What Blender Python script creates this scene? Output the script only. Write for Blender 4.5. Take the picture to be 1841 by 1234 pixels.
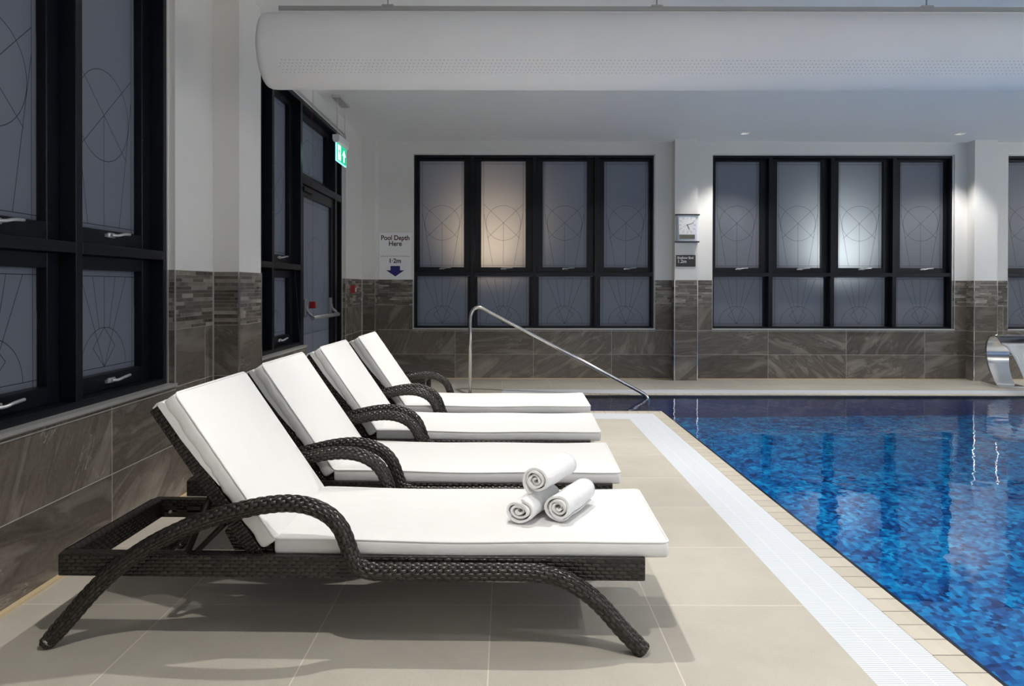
import bpy, bmesh, math, random
from mathutils import Vector, Matrix, Euler
random.seed(7)
for o in list(bpy.data.objects): bpy.data.objects.remove(o)
S = bpy.context.scene
C = S.collection
PI = math.pi

# ------------------------------------------------------------------ camera
F_PX = 1271.0
cd = bpy.data.cameras.new('camera'); cam = bpy.data.objects.new('camera', cd); C.objects.link(cam)
cd.sensor_width = 36.0; cd.lens = 36.0*F_PX/1841
PITCH, ROLL = math.radians(0.35), math.radians(0.11)
cam.matrix_world = (Matrix.Translation((0,0,1.21)) @ Matrix.Rotation(PI/2-PITCH, 4, 'X') @ Matrix.Rotation(ROLL, 4, 'Z'))
cd.shift_x = 9.5/1841
cd.shift_y = -(617-516-F_PX*math.tan(PITCH))/1841
cd.clip_start = 0.05
S.camera = cam
S.view_settings.view_transform = 'Standard'; S.view_settings.look = 'None'
S.view_settings.gamma = 1; S.view_settings.use_curve_mapping = False
S.view_settings.exposure = 0.50

# ------------------------------------------------------------------ world: blue hour outside
W = bpy.data.worlds.new('dusk'); S.world = W; W.use_nodes = True
W.node_tree.nodes['Background'].inputs[0].default_value = (0.41, 0.47, 0.62, 1)
W.node_tree.nodes['Background'].inputs[1].default_value = 0.48

def lamp(kind, name, loc, power, rot=(0,0,0), color=(1,1,1), parent=None, **kw):
    d = bpy.data.lights.new(name, kind); d.energy = power; d.color = color
    for k, v in kw.items(): setattr(d, k, v)
    o = bpy.data.objects.new(name, d); C.objects.link(o); o.location = loc; o.rotation_euler = rot
    if parent: o.parent = parent
    return o

# ceiling downlights: (x, y, power, cone half angle, colour)
WARM = (1.0, 0.955, 0.89); COOL = (0.97, 0.98, 1.0)
LAMPS = [(0.05, -0.85, 60, 48, WARM), (0.05, 1.17, 60, 46, WARM), (0.05, 3.12, 60, 46, WARM), (0.05, 5.07, 75, 46, WARM), (0.05, 6.72, 85, 46, WARM),
         (3.0, 0.6, 90, 60, COOL), (3.0, 2.6, 60, 48, COOL), (3.0, 5.9, 110, 48, COOL),  # both pool rows are added, unseen, to raise the room's brightness
         (6.2, 0.6, 90, 60, COOL), (6.2, 2.6, 60, 48, COOL), (6.2, 5.9, 110, 48, COOL),
         (2.95, 8.78, 20, 42, COOL), (5.62, 8.78, 20, 42, COOL), (8.6, 8.78, 20, 42, COOL),
         (3.0, -1.6, 90, 62, WARM), (6.2, -1.6, 90, 62, WARM)]  # two more unseen ones added behind the camera for bounce light
# unseen area lights added under water along three walls to brighten the basin
lamp('AREA', 'underwater_fill', (1.56, 3.2, -0.45), 44, (0, -PI/2, 0), (0.85, 0.95, 1.0), shape='RECTANGLE', size=0.25, size_y=8.6)
lamp('AREA', 'underwater_fill', (5.4, -1.7, -0.55), 50, (-PI/2, 0, 0), (0.85, 0.95, 1.0), shape='RECTANGLE', size=7, size_y=0.3)
lamp('AREA', 'underwater_fill', (9.2, 3.2, -0.5), 50, (0, PI/2, 0), (0.85, 0.95, 1.0), shape='RECTANGLE', size=0.3, size_y=8)
# added unseen ceiling and duct fill: behind the camera and by the right wall
lamp('AREA', 'ceiling_fill', (4.0, -2.55, 2.45), 70, (PI-0.55, 0, 0), (1.0, 0.985, 0.96), shape='RECTANGLE', size=11, size_y=0.25)
lamp('AREA', 'ceiling_fill', (10.9, 4.0, 2.45), 190, (PI, 0.75, 0), (1.0, 0.99, 0.965), shape='RECTANGLE', size=0.25, size_y=9)
# street lamps outside, behind the frosted panes
lamp('SPOT', 'outdoor_lamp', (-0.22, 10.25, 1.70), 100, (-PI/2*1.20, 0, 0), (1.0, 0.72, 0.45), shadow_soft_size=0.1, spot_size=2.0, spot_blend=1)
lamp('SPOT', 'outdoor_lamp', (4.42, 10.15, 1.62), 105, (-PI/2*1.20, 0, 0), (0.96, 1.0, 0.93), shadow_soft_size=0.1, spot_size=2.0, spot_blend=1)

# ------------------------------------------------------------------ node helpers
class NT:
    def __init__(s, name):
        s.m = bpy.data.materials.new(name); s.m.use_nodes = True; s.t = s.m.node_tree
        s.b = s.t.nodes['Principled BSDF']; s.out = s.t.nodes['Material Output']
    def n(s, kind, **kw):
        nd = s.t.nodes.new(kind)
        for k, v in kw.items():
            if k.startswith('i_'): s.set(nd, k[2:], v)
            else: setattr(nd, k, v)
        return nd
    def set(s, nd, key, v):
        sock = nd.inputs[int(key)] if key.isdigit() else nd.inputs[key]
        if hasattr(v, 'node'): s.t.links.new(v, sock)
        else: sock.default_value = v
    def math(s, op, a, b=None, c=None):
        nd = s.t.nodes.new('ShaderNodeMath'); nd.operation = op
        for i, v in enumerate((a, b, c)):
            if v is None: continue
            s.set(nd, str(i), v)
        return nd.outputs[0]
    def ramp(s, fac, stops, interp='LINEAR'):
        nd = s.t.nodes.new('ShaderNodeValToRGB'); nd.color_ramp.interpolation = interp
        el = nd.color_ramp.elements
        while len(el) < len(stops): el.new(0.5)
        for e, (p, c) in zip(el, stops):
            e.position = p; e.color = c if len(c) == 4 else (*c, 1)
        s.set(nd, '0', fac); return nd.outputs[0]
    def mix(s, fac, a, b, blend='MIX'):
        nd = s.t.nodes.new('ShaderNodeMix'); nd.data_type = 'RGBA'; nd.blend_type = blend
        s.set(nd, '0', fac)
        for i, v in ((6, a), (7, b)):
            if not hasattr(v, 'node') and len(v) == 3: v = (*v, 1)
            s.set(nd, str(i), v)
        return nd.outputs[2]
    def bump(s, h, dist, strength=1.0):
        nd = s.n('ShaderNodeBump', i_Strength=strength, i_Distance=dist, i_Height=h)
        s.set(s.b, 'Normal', nd.outputs[0]); return nd
    def P(s, **kw):
        for k, v in kw.items():
            k = k.replace('_', ' ')
            if k == 'Base Color' and not hasattr(v, 'node') and len(v) == 3: v = (*v, 1)
            s.set(s.b, k, v)
        return s.m
    def uv(s):
        sp = s.n('ShaderNodeSeparateXYZ', **{'i_0': s.n('ShaderNodeTexCoord').outputs['UV']}); return sp.outputs[0], sp.outputs[1]
    def obj(s): return s.n('ShaderNodeTexCoord').outputs['Object']
    def xyz(s, v):
        sp = s.n('ShaderNodeSeparateXYZ', **{'i_0': v}); return sp.outputs
    def comb(s, x, y, z=0.0):
        return s.n('ShaderNodeCombineXYZ', i_0=x, i_1=y, i_2=z).outputs[0]
    def noise(s, vec, scale, detail=3, rough=0.5, dist=0.0):
        return s.n('ShaderNodeTexNoise', i_Vector=vec, i_Scale=scale, i_Detail=detail, i_Roughness=rough, i_Distortion=dist).outputs[0]
    def white(s, vec):
        return s.n('ShaderNodeTexWhiteNoise', noise_dimensions='3D', i_Vector=vec)

def plain(name, col, rough=0.5, metal=0.0, var=0.06, scale=30, bump=0.0, **kw):
    t = NT(name); ob = t.obj(); nz = t.noise(ob, scale)
    a = tuple(max(0, c*(1-var)) for c in col); b = tuple(min(1, c*(1+var)) for c in col)
    t.P(Base_Color=t.mix(nz, a, b), Roughness=rough, Metallic=metal, **kw)
    if bump: t.bump(nz, bump)
    return t.m

def grout_mask(t, u, v, pu, pv, w):
    """1 in the joint, 0 on the tile"""
    def d(x, p):
        f = t.math('FRACT', t.math('DIVIDE', x, p))
        return t.math('MULTIPLY', t.math('MINIMUM', f, t.math('SUBTRACT', 1.0, f)), p)
    return t.math('LESS_THAN', t.math('MINIMUM', d(u, pu), d(v, pv)), w/2)

def marble_color(t, u, v, ti, tj):
    r = t.white(t.comb(ti, tj, 0.0)); rc = t.xyz(r.outputs['Color'])
    ang = t.math('MULTIPLY', t.math('SUBTRACT', rc[0], 0.35), 2.2)
    ca, sa = t.math('COSINE', ang), t.math('SINE', ang)
    x = t.math('ADD', t.math('MULTIPLY', u, ca), t.math('MULTIPLY', v, sa))
    y = t.math('SUBTRACT', t.math('MULTIPLY', v, ca), t.math('MULTIPLY', u, sa))
    off = t.math('MULTIPLY', rc[1], 30)
    vec = t.comb(t.math('ADD', x, off), t.math('MULTIPLY', y, 4.5), off)
    base = t.noise(vec, 1.7, 6, 0.55, 0.7)
    fine = t.noise(t.comb(u, v, off), 60, 3, 0.6)
    c = t.ramp(base, [(0.30, (0.072, 0.061, 0.051)), (0.43, (0.142, 0.123, 0.104)), (0.50, (0.102, 0.087, 0.073)), (0.57, (0.190, 0.167, 0.143)), (0.72, (0.28, 0.25, 0.22))])
    c = t.mix(0.18, c, t.ramp(fine, [(0.3, (0.10, 0.085, 0.072)), (0.7, (0.25, 0.225, 0.195))]))
    # thin pale veins, only in places
    vn = t.noise(vec, 2.3, 7, 0.6, 1.1)
    vein = t.math('LESS_THAN', t.math('ABSOLUTE', t.math('SUBTRACT', vn, 0.5)), 0.0075)
    where = t.math('GREATER_THAN', t.noise(t.comb(u, v, t.math('ADD', off, 9.0)), 2.2, 2), 0.59)
    c = t.mix(t.math('MULTIPLY', t.math('MULTIPLY', vein, where), 0.5), c, (0.42, 0.39, 0.36))
    return t.mix(1.0, c, t.mix(rc[2], (0.78, 0.78, 0.78), (1.15, 1.15, 1.15)), 'MULTIPLY')

def mat_wall_tile():
    t = NT('marble_wall_tile'); u, v = t.uv()
    ti = t.math('FLOOR', t.math('DIVIDE', u, 1.03)); tj = t.math('FLOOR', t.math('DIVIDE', v, 0.322))
    c = marble_color(t, u, v, ti, tj); g = grout_mask(t, u, v, 1.03, 0.322, 0.0045)
    t.P(Base_Color=t.mix(g, c, (0.42, 0.40, 0.36)), Roughness=t.math('ADD', 0.16, t.math('MULTIPLY', g, 0.5)))
    t.bump(t.math('SUBTRACT', 1.0, g), 0.0008); return t.m

def mat_mosaic():
    t = NT('marble_strip_mosaic'); u, v = t.uv()
    v0 = t.math('SUBTRACT', v, 0.966)
    # strips of two alternating heights
    f = t.math('DIVIDE', v0, 0.0672); k = t.math('FLOOR', f); fr = t.math('FRACT', f)
    sub = t.math('ADD', t.math('GREATER_THAN', fr, 0.30), t.math('GREATER_THAN', fr, 0.62))
    row = t.math('ADD', t.math('MULTIPLY', k, 3.0), sub)
    rr = t.xyz(t.white(t.comb(row, 3.7, 0.0)).outputs['Color'])
    L = t.math('ADD', 0.13, t.math('MULTIPLY', rr[0], 0.14))
    uu = t.math('DIVIDE', t.math('ADD', u, t.math('MULTIPLY', rr[1], 5.0)), L)
    ti = t.math('FLOOR', uu); fu = t.math('MULTIPLY', t.math('FRACT', uu), L)
    e = t.math('MINIMUM', t.math('ABSOLUTE', t.math('SUBTRACT', fr, 0.30)), t.math('ABSOLUTE', t.math('SUBTRACT', fr, 0.62)))
    e = t.math('MULTIPLY', t.math('MINIMUM', e, t.math('MINIMUM', fr, t.math('SUBTRACT', 1.0, fr))), 0.0672)
    g = t.math('LESS_THAN', t.math('MINIMUM', e, fu), 0.0013)
    c = marble_color(t, u, v, ti, row)
    b = t.white(t.comb(ti, row, 5.0)).outputs['Value']
    c = t.mix(1.0, c, t.ramp(b, [(0.0, (0.55, 0.53, 0.52)), (0.6, (1.0, 1.0, 1.0)), (1.0, (1.9, 1.9, 1.9))]), 'MULTIPLY')
    t.P(Base_Color=t.mix(g, c, (0.30, 0.28, 0.26)), Roughness=t.math('ADD', 0.2, t.math('MULTIPLY', b, 0.15)))
    t.bump(t.math('ADD', b, t.math('MULTIPLY', g, -1.0)), 0.0015); return t.m

def mat_floor():
    t = NT('beige_floor_tile'); x, y, z = t.xyz(t.obj())
    u = t.math('SUBTRACT', x, 0.545); v = t.math('SUBTRACT', y, 2.68)
    g = grout_mask(t, u, v, 0.601, 0.600, 0.0045)
    ti = t.math('FLOOR', t.math('DIVIDE', u, 0.601)); tj = t.math('FLOOR', t.math('DIVIDE', v, 0.6))
    r = t.white(t.comb(ti, tj, 0.0)).outputs['Value']
    p = t.comb(x, y, t.math('MULTIPLY', r, 20.0))
    n1 = t.noise(p, 3.2, 5, 0.6, 0.4); n2 = t.noise(p, 260, 2, 0.7)
    c = t.ramp(n1, [(0.3, (0.415, 0.382, 0.322)), (0.7, (0.51, 0.478, 0.41))])
    c = t.mix(0.35, c, t.ramp(n2, [(0.3, (0.375, 0.345, 0.295)), (0.7, (0.555, 0.523, 0.46))]))
    c = t.mix(1.0, c, t.mix(r, (0.95, 0.95, 0.95), (1.04, 1.04, 1.04)), 'MULTIPLY')
    t.P(Base_Color=t.mix(g, c, (0.66, 0.60, 0.52)), Roughness=0.55)
    t.bump(t.math('ADD', n2, t.math('MULTIPLY', g, -1.5)), 0.0004); return t.m

def mat_pool_mosaic():
    t = NT('blue_pool_mosaic'); ob = t.obj()
    sn = t.n('ShaderNodeVectorMath', operation='SNAP', i_0=ob, i_1=(0.028, 0.028, 0.028)).outputs[0]
    r = t.white(sn).outputs['Value']
    cl = t.noise(sn, 13.0, 3, 0.6)
    f = t.math('ADD', t.math('MULTIPLY', r, 0.30), t.math('MULTIPLY', cl, 0.85))
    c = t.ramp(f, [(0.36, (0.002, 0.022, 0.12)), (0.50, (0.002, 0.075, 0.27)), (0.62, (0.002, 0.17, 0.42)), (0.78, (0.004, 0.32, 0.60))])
    t.P(Base_Color=c, Roughness=0.3); return t.m

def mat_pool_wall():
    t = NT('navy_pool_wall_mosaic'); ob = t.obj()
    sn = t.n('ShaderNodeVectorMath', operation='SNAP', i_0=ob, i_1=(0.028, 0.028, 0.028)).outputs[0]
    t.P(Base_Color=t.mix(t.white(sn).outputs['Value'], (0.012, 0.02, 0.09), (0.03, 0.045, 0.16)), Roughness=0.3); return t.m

def mat_water():
    t = NT('pool_water'); x, y, z = t.xyz(t.obj())
    n1 = t.noise(t.comb(x, y, 0.0), 3.0, 2, 0.5); n2 = t.noise(t.comb(x, y, 2.0), 11.0, 2, 0.5, 0.3)
    # livelier ripples around the spot where the fountain falls in
    d = t.math('SQRT', t.math('ADD', t.math('POWER', t.math('SUBTRACT', x, 0.40), 2.0), t.math('POWER', t.math('SUBTRACT', y, 4.68), 2.0)))
    k = t.math('ADD', 0.22, t.math('MULTIPLY', t.math('MAXIMUM', t.math('SUBTRACT', 1.6, d), 0.0), 2.2))
    h = t.math('ADD', t.math('MULTIPLY', n1, 0.006), t.math('MULTIPLY', t.math('MULTIPLY', n2, 0.004), k))
    t.P(Base_Color=(0.80, 0.93, 1.0), Roughness=0.0, IOR=1.33, Transmission_Weight=1.0)
    t.bump(h, 1.0, 0.7); return t.m

def mat_wicker():
    t = NT('dark_brown_wicker'); u, v = t.uv()          # u, v in metres; rows 12.5 mm, strands 30 mm
    row = t.math('FLOOR', t.math('DIVIDE', v, 0.0125)); fv = t.math('FRACT', t.math('DIVIDE', v, 0.0125))
    sh = t.math('MULTIPLY', t.math('MODULO', t.math('ABSOLUTE', row), 2.0), 0.5)
    uu = t.math('ADD', t.math('DIVIDE', u, 0.030), sh); fu = t.math('FRACT', uu); ti = t.math('FLOOR', uu)
    du = t.math('SINE', t.math('MULTIPLY', fu, PI)); dv = t.math('SINE', t.math('MULTIPLY', fv, PI))
    h = t.math('MULTIPLY', t.math('POWER', du, 0.6), t.math('POWER', dv, 0.45))
    r = t.white(t.comb(ti, row, 0.0)).outputs['Value']
    c = t.mix(r, (0.012, 0.0095, 0.008), (0.033, 0.027, 0.023))
    c = t.mix(t.ramp(h, [(0.25, (0, 0, 0)), (0.6, (1, 1, 1))]), (0.006, 0.005, 0.004), c)
    t.P(Base_Color=c, Roughness=0.27); t.bump(h, 0.0035); return t.m

def mat_fabric(name, col, s=1.0):
    t = NT(name); ob = t.obj()
    wr = t.noise(ob, 5.5, 3, 0.5, 0.3); fi = t.noise(ob, 700, 2)
    t.P(Base_Color=t.mix(wr, tuple(c*0.985 for c in col), col), Roughness=0.85, Sheen_Weight=0.15)
    t.bump(t.math('ADD', t.math('MULTIPLY', wr, 0.012*s), t.math('MULTIPLY', fi, 0.0003)), 1.0, 0.8); return t.m

def mat_towel():
    t = NT('white_terry'); ob = t.obj()
    a = t.n('ShaderNodeTexVoronoi', i_Vector=ob, i_Scale=420.0).outputs['Distance']; b = t.noise(ob, 40, 3)
    t.P(Base_Color=(0.90, 0.90, 0.90), Roughness=0.95, Sheen_Weight=0.4)
    t.bump(t.math('ADD', t.math('MULTIPLY', a, 0.002), t.math('MULTIPLY', b, 0.006)), 1.0, 0.8); return t.m

def mat_frost():
    t = NT('frosted_glass')
    nz = t.noise(t.obj(), 3.0, 2)
    t.P(Base_Color=t.mix(nz, (0.13, 0.135, 0.15), (0.155, 0.16, 0.175)), Roughness=0.28)
    tr = t.n('ShaderNodeBsdfTranslucent', i_Color=(0.75, 0.78, 0.82, 1))
    mx = t.n('ShaderNodeMixShader', i_0=0.42); t.t.links.new(t.b.outputs[0], mx.inputs[1]); t.t.links.new(tr.outputs[0], mx.inputs[2])
    t.t.links.new(mx.outputs[0], t.out.inputs[0]); return t.m

def mat_perforated():
    """white duct cloth with five rows of small punched holes"""
    t = NT('white_duct_fabric'); u, v = t.uv()
    row = t.math('DIVIDE', t.math('SUBTRACT', v, 0.101), 0.0183); k = t.math('FLOOR', row)
    inside = t.math('MULTIPLY', t.math('GREATER_THAN', row, 0.0), t.math('LESS_THAN', row, 5.0))
    inside = t.math('MULTIPLY', inside, t.math('GREATER_THAN', u, 0.13))
    sh = t.math('MULTIPLY', t.math('MODULO', t.math('MULTIPLY', k, 7.0), 3.0), 0.37)
    fu = t.math('SUBTRACT', t.math('FRACT', t.math('ADD', t.math('DIVIDE', u, 0.0225), sh)), 0.5)
    fv = t.math('SUBTRACT', t.math('FRACT', row), 0.5)
    d = t.math('SQRT', t.math('ADD', t.math('POWER', fu, 2.0), t.math('POWER', fv, 2.0)))
    hole = t.math('MULTIPLY', t.math('LESS_THAN', d, 0.11), inside)
    nz = t.noise(t.obj(), 2.5, 3)
    t.P(Base_Color=t.mix(hole, t.mix(nz, (0.74, 0.74, 0.74), (0.80, 0.80, 0.80)), (0.24, 0.24, 0.24)), Roughness=0.8)
    t.bump(nz, 0.004); return t.m

def mat_grating():
    t = NT('white_overflow_grating'); u, v = t.uv()      # u across the slats, v along them
    f = t.math('FRACT', t.math('DIVIDE', u, 0.0113)); d = t.math('SINE', t.math('MULTIPLY', f, PI))
    e = t.math('FRACT', t.math('DIVIDE', v, 0.0925)); seam = t.math('LESS_THAN', t.math('MINIMUM', e, t.math('SUBTRACT', 1.0, e)), 0.03)
    gap = t.math('MULTIPLY', t.math('LESS_THAN', d, 0.42), t.math('SUBTRACT', 1.0, seam))
    t.P(Base_Color=t.mix(gap, (0.70, 0.725, 0.755), (0.44, 0.48, 0.53)), Roughness=0.4)
    t.bump(t.math('MAXIMUM', d, seam), 0.0012); return t.m

def mat_coping():
    t = NT('cream_coping_tile'); u, v = t.uv()
    f = t.math('FRACT', t.math('DIVIDE', u, 0.1053)); g = t.math('LESS_THAN', t.math('MULTIPLY', f, 0.1053), 0.0042)
    gr = t.math('MULTIPLY', t.math('GREATER_THAN', t.math('FRACT', t.math('DIVIDE', v, 0.0075)), 0.65), t.math('GREATER_THAN', v, 0.062))
    r = t.white(t.comb(t.math('FLOOR', t.math('DIVIDE', u, 0.1053)), 0.0, 0.0)).outputs['Value']
    c = t.mix(r, (0.52, 0.47, 0.385), (0.58, 0.53, 0.44))
    c = t.mix(t.math('MULTIPLY', gr, 0.35), c, (0.36, 0.33, 0.28))
    t.P(Base_Color=t.mix(g, c, (0.11, 0.10, 0.085)), Roughness=0.35); return t.m

M = {
 'tile': mat_wall_tile(), 'mosaic': mat_mosaic(), 'floor': mat_floor(), 'pool': mat_pool_mosaic(), 'poolwall': mat_pool_wall(), 'water': mat_water(),
 'wicker': mat_wicker(), 'fabric': mat_fabric('white_cushion_fabric', (0.74, 0.738, 0.73)), 'towel': mat_towel(), 'frost': mat_frost(),
 'duct': mat_perforated(), 'grating': mat_grating(), 'coping': mat_coping(),
 'paint': plain('white_wall_paint', (0.70, 0.69, 0.665), 0.7, var=0.02, scale=4), 'ceil': plain('white_ceiling_paint', (0.86, 0.86, 0.86), 0.8, var=0.02, scale=4),
 'frame': plain('blue_black_aluminium', (0.0035, 0.0055, 0.0095), 0.34, var=0.1, Specular_IOR_Level=0.26), 'lead': plain('dark_leading', (0.03, 0.033, 0.04), 0.4),
 'chrome': plain('polished_steel', (0.78, 0.77, 0.76), 0.16, 1.0, var=0.03), 'satin': plain('satin_aluminium', (0.55, 0.55, 0.54), 0.32, 0.45, var=0.03),
 'handle': plain('silver_handle_paint', (0.50, 0.51, 0.53), 0.3, 0.5), 'white': plain('white_plastic', (0.78, 0.78, 0.78), 0.4, var=0.02),
 'darkedge': plain('dark_pool_edge', (0.012, 0.014, 0.022), 0.12), 'black': plain('black_plastic', (0.012, 0.012, 0.012), 0.35),
 'darkmetal': plain('dark_brown_metal', (0.035, 0.026, 0.022), 0.4, 0.3), 'piping': plain('white_piping', (0.74, 0.735, 0.725), 0.7, var=0.02),
 'cream': plain('cream_sealant', (0.60, 0.48, 0.30), 0.6), 'greybar': plain('grey_bar_paint', (0.22, 0.225, 0.235), 0.4, 0.2),
 'signwhite': plain('white_sign_board', (0.80, 0.80, 0.81), 0.35, var=0.01), 'maroon': plain('dark_maroon_ink', (0.05, 0.008, 0.012), 0.5),
 'navy': plain('navy_ink', (0.006, 0.006, 0.14), 0.4), 'red': plain('red_plastic', (0.27, 0.014, 0.016), 0.35), 'dial': plain('silver_clock_dial', (0.62, 0.66, 0.72), 0.35, 0.2, var=0.02),
 'lcd': plain('lcd_display', (0.10, 0.105, 0.075), 0.25, var=0.3, scale=90), 'raft': plain('grey_rail_paint', (0.36, 0.36, 0.35), 0.45, 0.3),
 'blacksign': plain('black_sign_board', (0.014, 0.014, 0.015), 0.3), 'lettering': plain('pale_lettering', (0.75, 0.75, 0.75), 0.5),
}
def glow(name, col, s):
    t = NT(name); nz = t.noise(t.obj(), 5, 1)
    t.P(Base_Color=col, Emission_Color=t.mix(nz, tuple(c*0.95 for c in col), col), Emission_Strength=s); return t.m
M['lamp'] = glow('lit_lamp_lens', (1.0, 0.97, 0.92), 12.0)
M['exitgreen'] = glow('lit_exit_green', (0.0, 0.42, 0.20), 0.9)
M['exitwhite'] = glow('lit_exit_white', (0.85, 1.0, 0.92), 1.6)
M['exitedge'] = glow('lit_acrylic_edge', (0.25, 0.85, 0.95), 1.3)
def _ws():
    t = NT('falling_water'); u, v = t.uv()
    nz = t.noise(t.comb(t.math('MULTIPLY', u, 1.0), t.math('MULTIPLY', v, 14.0)), 3.0, 3)
    t.P(Base_Color=(0.92, 0.96, 1.0), Roughness=0.12, IOR=1.33, Transmission_Weight=0.75); t.bump(nz, 0.01)
    return t.m
M['fall'] = _ws()

# ------------------------------------------------------------------ object helpers
def tag(o, label=None, cat=None, group=None, kind=None):
    if label: o['label'] = label
    if cat: o['category'] = cat
    if group: o['group'] = group
    if kind: o['kind'] = kind
    return o
def empty(name, loc=(0,0,0), rz=0.0, label=None, cat=None, group=None, kind=None, parent=None):
    o = bpy.data.objects.new(name, None); C.objects.link(o); o.empty_display_size = 0.1
    o.location = loc; o.rotation_euler = (0, 0, rz)
    if parent: o.parent = parent
    return tag(o, label, cat, group, kind)
def copy_tree(o, parent=None):
    c = o.copy(); C.objects.link(c)
    c.parent = parent
    for ch in [x for x in bpy.data.objects if x.parent == o]: copy_tree(ch, c)
    return c

class MB:
    def __init__(s): s.v = []; s.f = []; s.uv = []; s.mi = []; s.sm = []
    def face(s, pts, uvs=None, mi=0, smooth=False):
        b = len(s.v); s.v += [tuple(p) for p in pts]; s.f.append(tuple(range(b, b+len(pts))))
        s.uv += list(uvs) if uvs else [(0, 0)]*len(pts); s.mi.append(mi); s.sm.append(smooth); return s
    def grid(s, P, UV=None, mi=0, smooth=True, wrap=False):
        """P[i][j] grid of points"""
        b = len(s.v); n = len(P); m = len(P[0])
        for r in P: s.v += [tuple(p) for p in r]
        for i in range(n-1):
            for j in range(m if wrap else m-1):
                j2 = (j+1) % m
                s.f.append((b+i*m+j, b+(i+1)*m+j, b+(i+1)*m+j2, b+i*m+j2))
                if UV:
                    a = UV(i, j); c = UV(i+1, j+1); s.uv += [(a[0], a[1]), (c[0], a[1]), (c[0], c[1]), (a[0], c[1])]
                else: s.uv += [(0, 0)]*4
                s.mi.append(mi); s.sm.append(smooth)
        return s
    def box(s, x0, x1, y0, y1, z0, z1, mi=0, u_off=0.0):
        A = [(x0,y0,z0),(x1,y0,z0),(x1,y1,z0),(x0,y1,z0),(x0,y0,z1),(x1,y0,z1),(x1,y1,z1),(x0,y1,z1)]
        b = len(s.v); s.v += A
        for f in ((0,3,2,1),(4,5,6,7),(0,1,5,4),(2,3,7,6),(1,2,6,5),(3,0,4,7)):
            s.f.append(tuple(b+i for i in f)); P = [Vector(A[i]) for i in f]
            nrm = (P[1]-P[0]).cross(P[2]-P[1]); ax = max(range(3), key=lambda i: abs(nrm[i]))
            dims = [i for i in range(3) if i != ax]; ext = [abs(A[6][i]-A[0][i]) for i in dims]
            if ax == 2 and ext[1] > ext[0]: dims = dims[::-1]
            s.uv += [(p[dims[0]]+u_off, p[dims[1]]) for p in P]; s.mi.append(mi); s.sm.append(False)
        return s
    def obox(s, c, a, b, d, mi=0):
        """box given centre and three half-vectors; uv follow them"""
        c, a, b, d = Vector(c), Vector(a), Vector(b), Vector(d)
        def q(w, p, r, sg):
            L1, L2 = p.length, r.length
            pts = [c+w*sg-p-r, c+w*sg+p-r, c+w*sg+p+r, c+w*sg-p+r]; uv = [(-L1,-L2),(L1,-L2),(L1,L2),(-L1,L2)]
            if sg < 0: pts.reverse(); uv.reverse()
            s.face(pts, uv, mi)
        hand = 1 if a.cross(b).dot(d) > 0 else -1
        for w, p, r in ((d, a, b), (b, d, a), (a, b, d)):
            q(w, p, r, 1*hand if hand > 0 else 1); q(w, p, r, -1)
        return s
    def cyl(s, p0, p1, r, n=16, mi=0, caps=True, r1=None):
        return s.tube([p0, p1], r, n, mi, caps, radii=[r, r if r1 is None else r1])
    def tube(s, pts, r, n=10, mi=0, caps=True, closed=False, radii=None, up=None, flat=1.0):
        P = [Vector(p) for p in pts]; N = len(P); rings = []; L = [0.0]
        for i in range(1, N): L.append(L[-1]+(P[i]-P[i-1]).length)
        T = []
        for i in range(N):
            a = P[(i-1) % N] if (closed or i > 0) else P[i]; b = P[(i+1) % N] if (closed or i < N-1) else P[i]
            T.append((b-a).normalized())
        u = Vector(up) if up else (Vector((0,0,1)) if abs(T[0].z) < 0.9 else Vector((1,0,0)))
        u = (u - T[0]*u.dot(T[0])).normalized()
        for i in range(N):
            u = (u - T[i]*u.dot(T[i])).normalized(); w = T[i].cross(u); rr = radii[i] if radii else r
            rings.append([P[i]+u*(rr*math.cos(2*PI*k/n))+w*(rr*flat*math.sin(2*PI*k/n)) for k in range(n)])
        if closed: rings.append(rings[0]); L.append(L[-1]+(P[0]-P[-1]).length)
        circ = 0.0125*max(2, 2*round(2*PI*r/0.0125/2))
        s.grid(rings, lambda i, j: (L[i], j*circ/n), mi, True, True)
        if caps and not closed:
            s.face(list(reversed(rings[0])), None, mi); s.face(rings[-1], None, mi)
        return s
    def prism(s, poly, y0, y1, mi=0, f=lambda a, b, y: (a, y, b)):
        """polygon (a,b) extruded along y"""
        n = len(poly)
        s.face([f(a, b, y0) for a, b in poly], [(a, b) for a, b in poly], mi); s.face([f(a, b, y1) for a, b in reversed(poly)], [(a, b) for a, b in reversed(poly)], mi)
        L = 0.0
        for i in range(n):
            a, b = poly[i], poly[(i+1) % n]; d = math.dist(a, b)
            s.face([f(*a, y0), f(*a, y1), f(*b, y1), f(*b, y0)], [(L, y0), (L, y1), (L+d, y1), (L+d, y0)], mi); L += d
        return s
    def build(s, name, mats, parent=None, bevel=0.0, weld=True, fix=True, loc=None):
        me = bpy.data.meshes.new(name); me.from_pydata(s.v, [], s.f)
        uvl = me.uv_layers.new(name='UVMap'); flat = [c for p in s.uv for c in p]; uvl.data.foreach_set('uv', flat)
        me.polygons.foreach_set('material_index', s.mi); me.polygons.foreach_set('use_smooth', s.sm)
        for m in (mats if isinstance(mats, (list, tuple)) else [mats]): me.materials.append(m)
        bm = bmesh.new(); bm.from_mesh(me)
        if weld: bmesh.ops.remove_doubles(bm, verts=bm.verts, dist=1e-5)
        if fix: bmesh.ops.recalc_face_normals(bm, faces=bm.faces)
        bm.to_mesh(me); bm.free(); me.update()
        o = bpy.data.objects.new(name, me); C.objects.link(o)
        if parent: o.parent = parent
        if loc: o.location = loc
        if bevel:
            b = o.modifiers.new('bevel', 'BEVEL'); b.width = bevel; b.segments = 2; b.limit_method = 'ANGLE'; b.angle_limit = math.radians(50)
        return o

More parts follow.
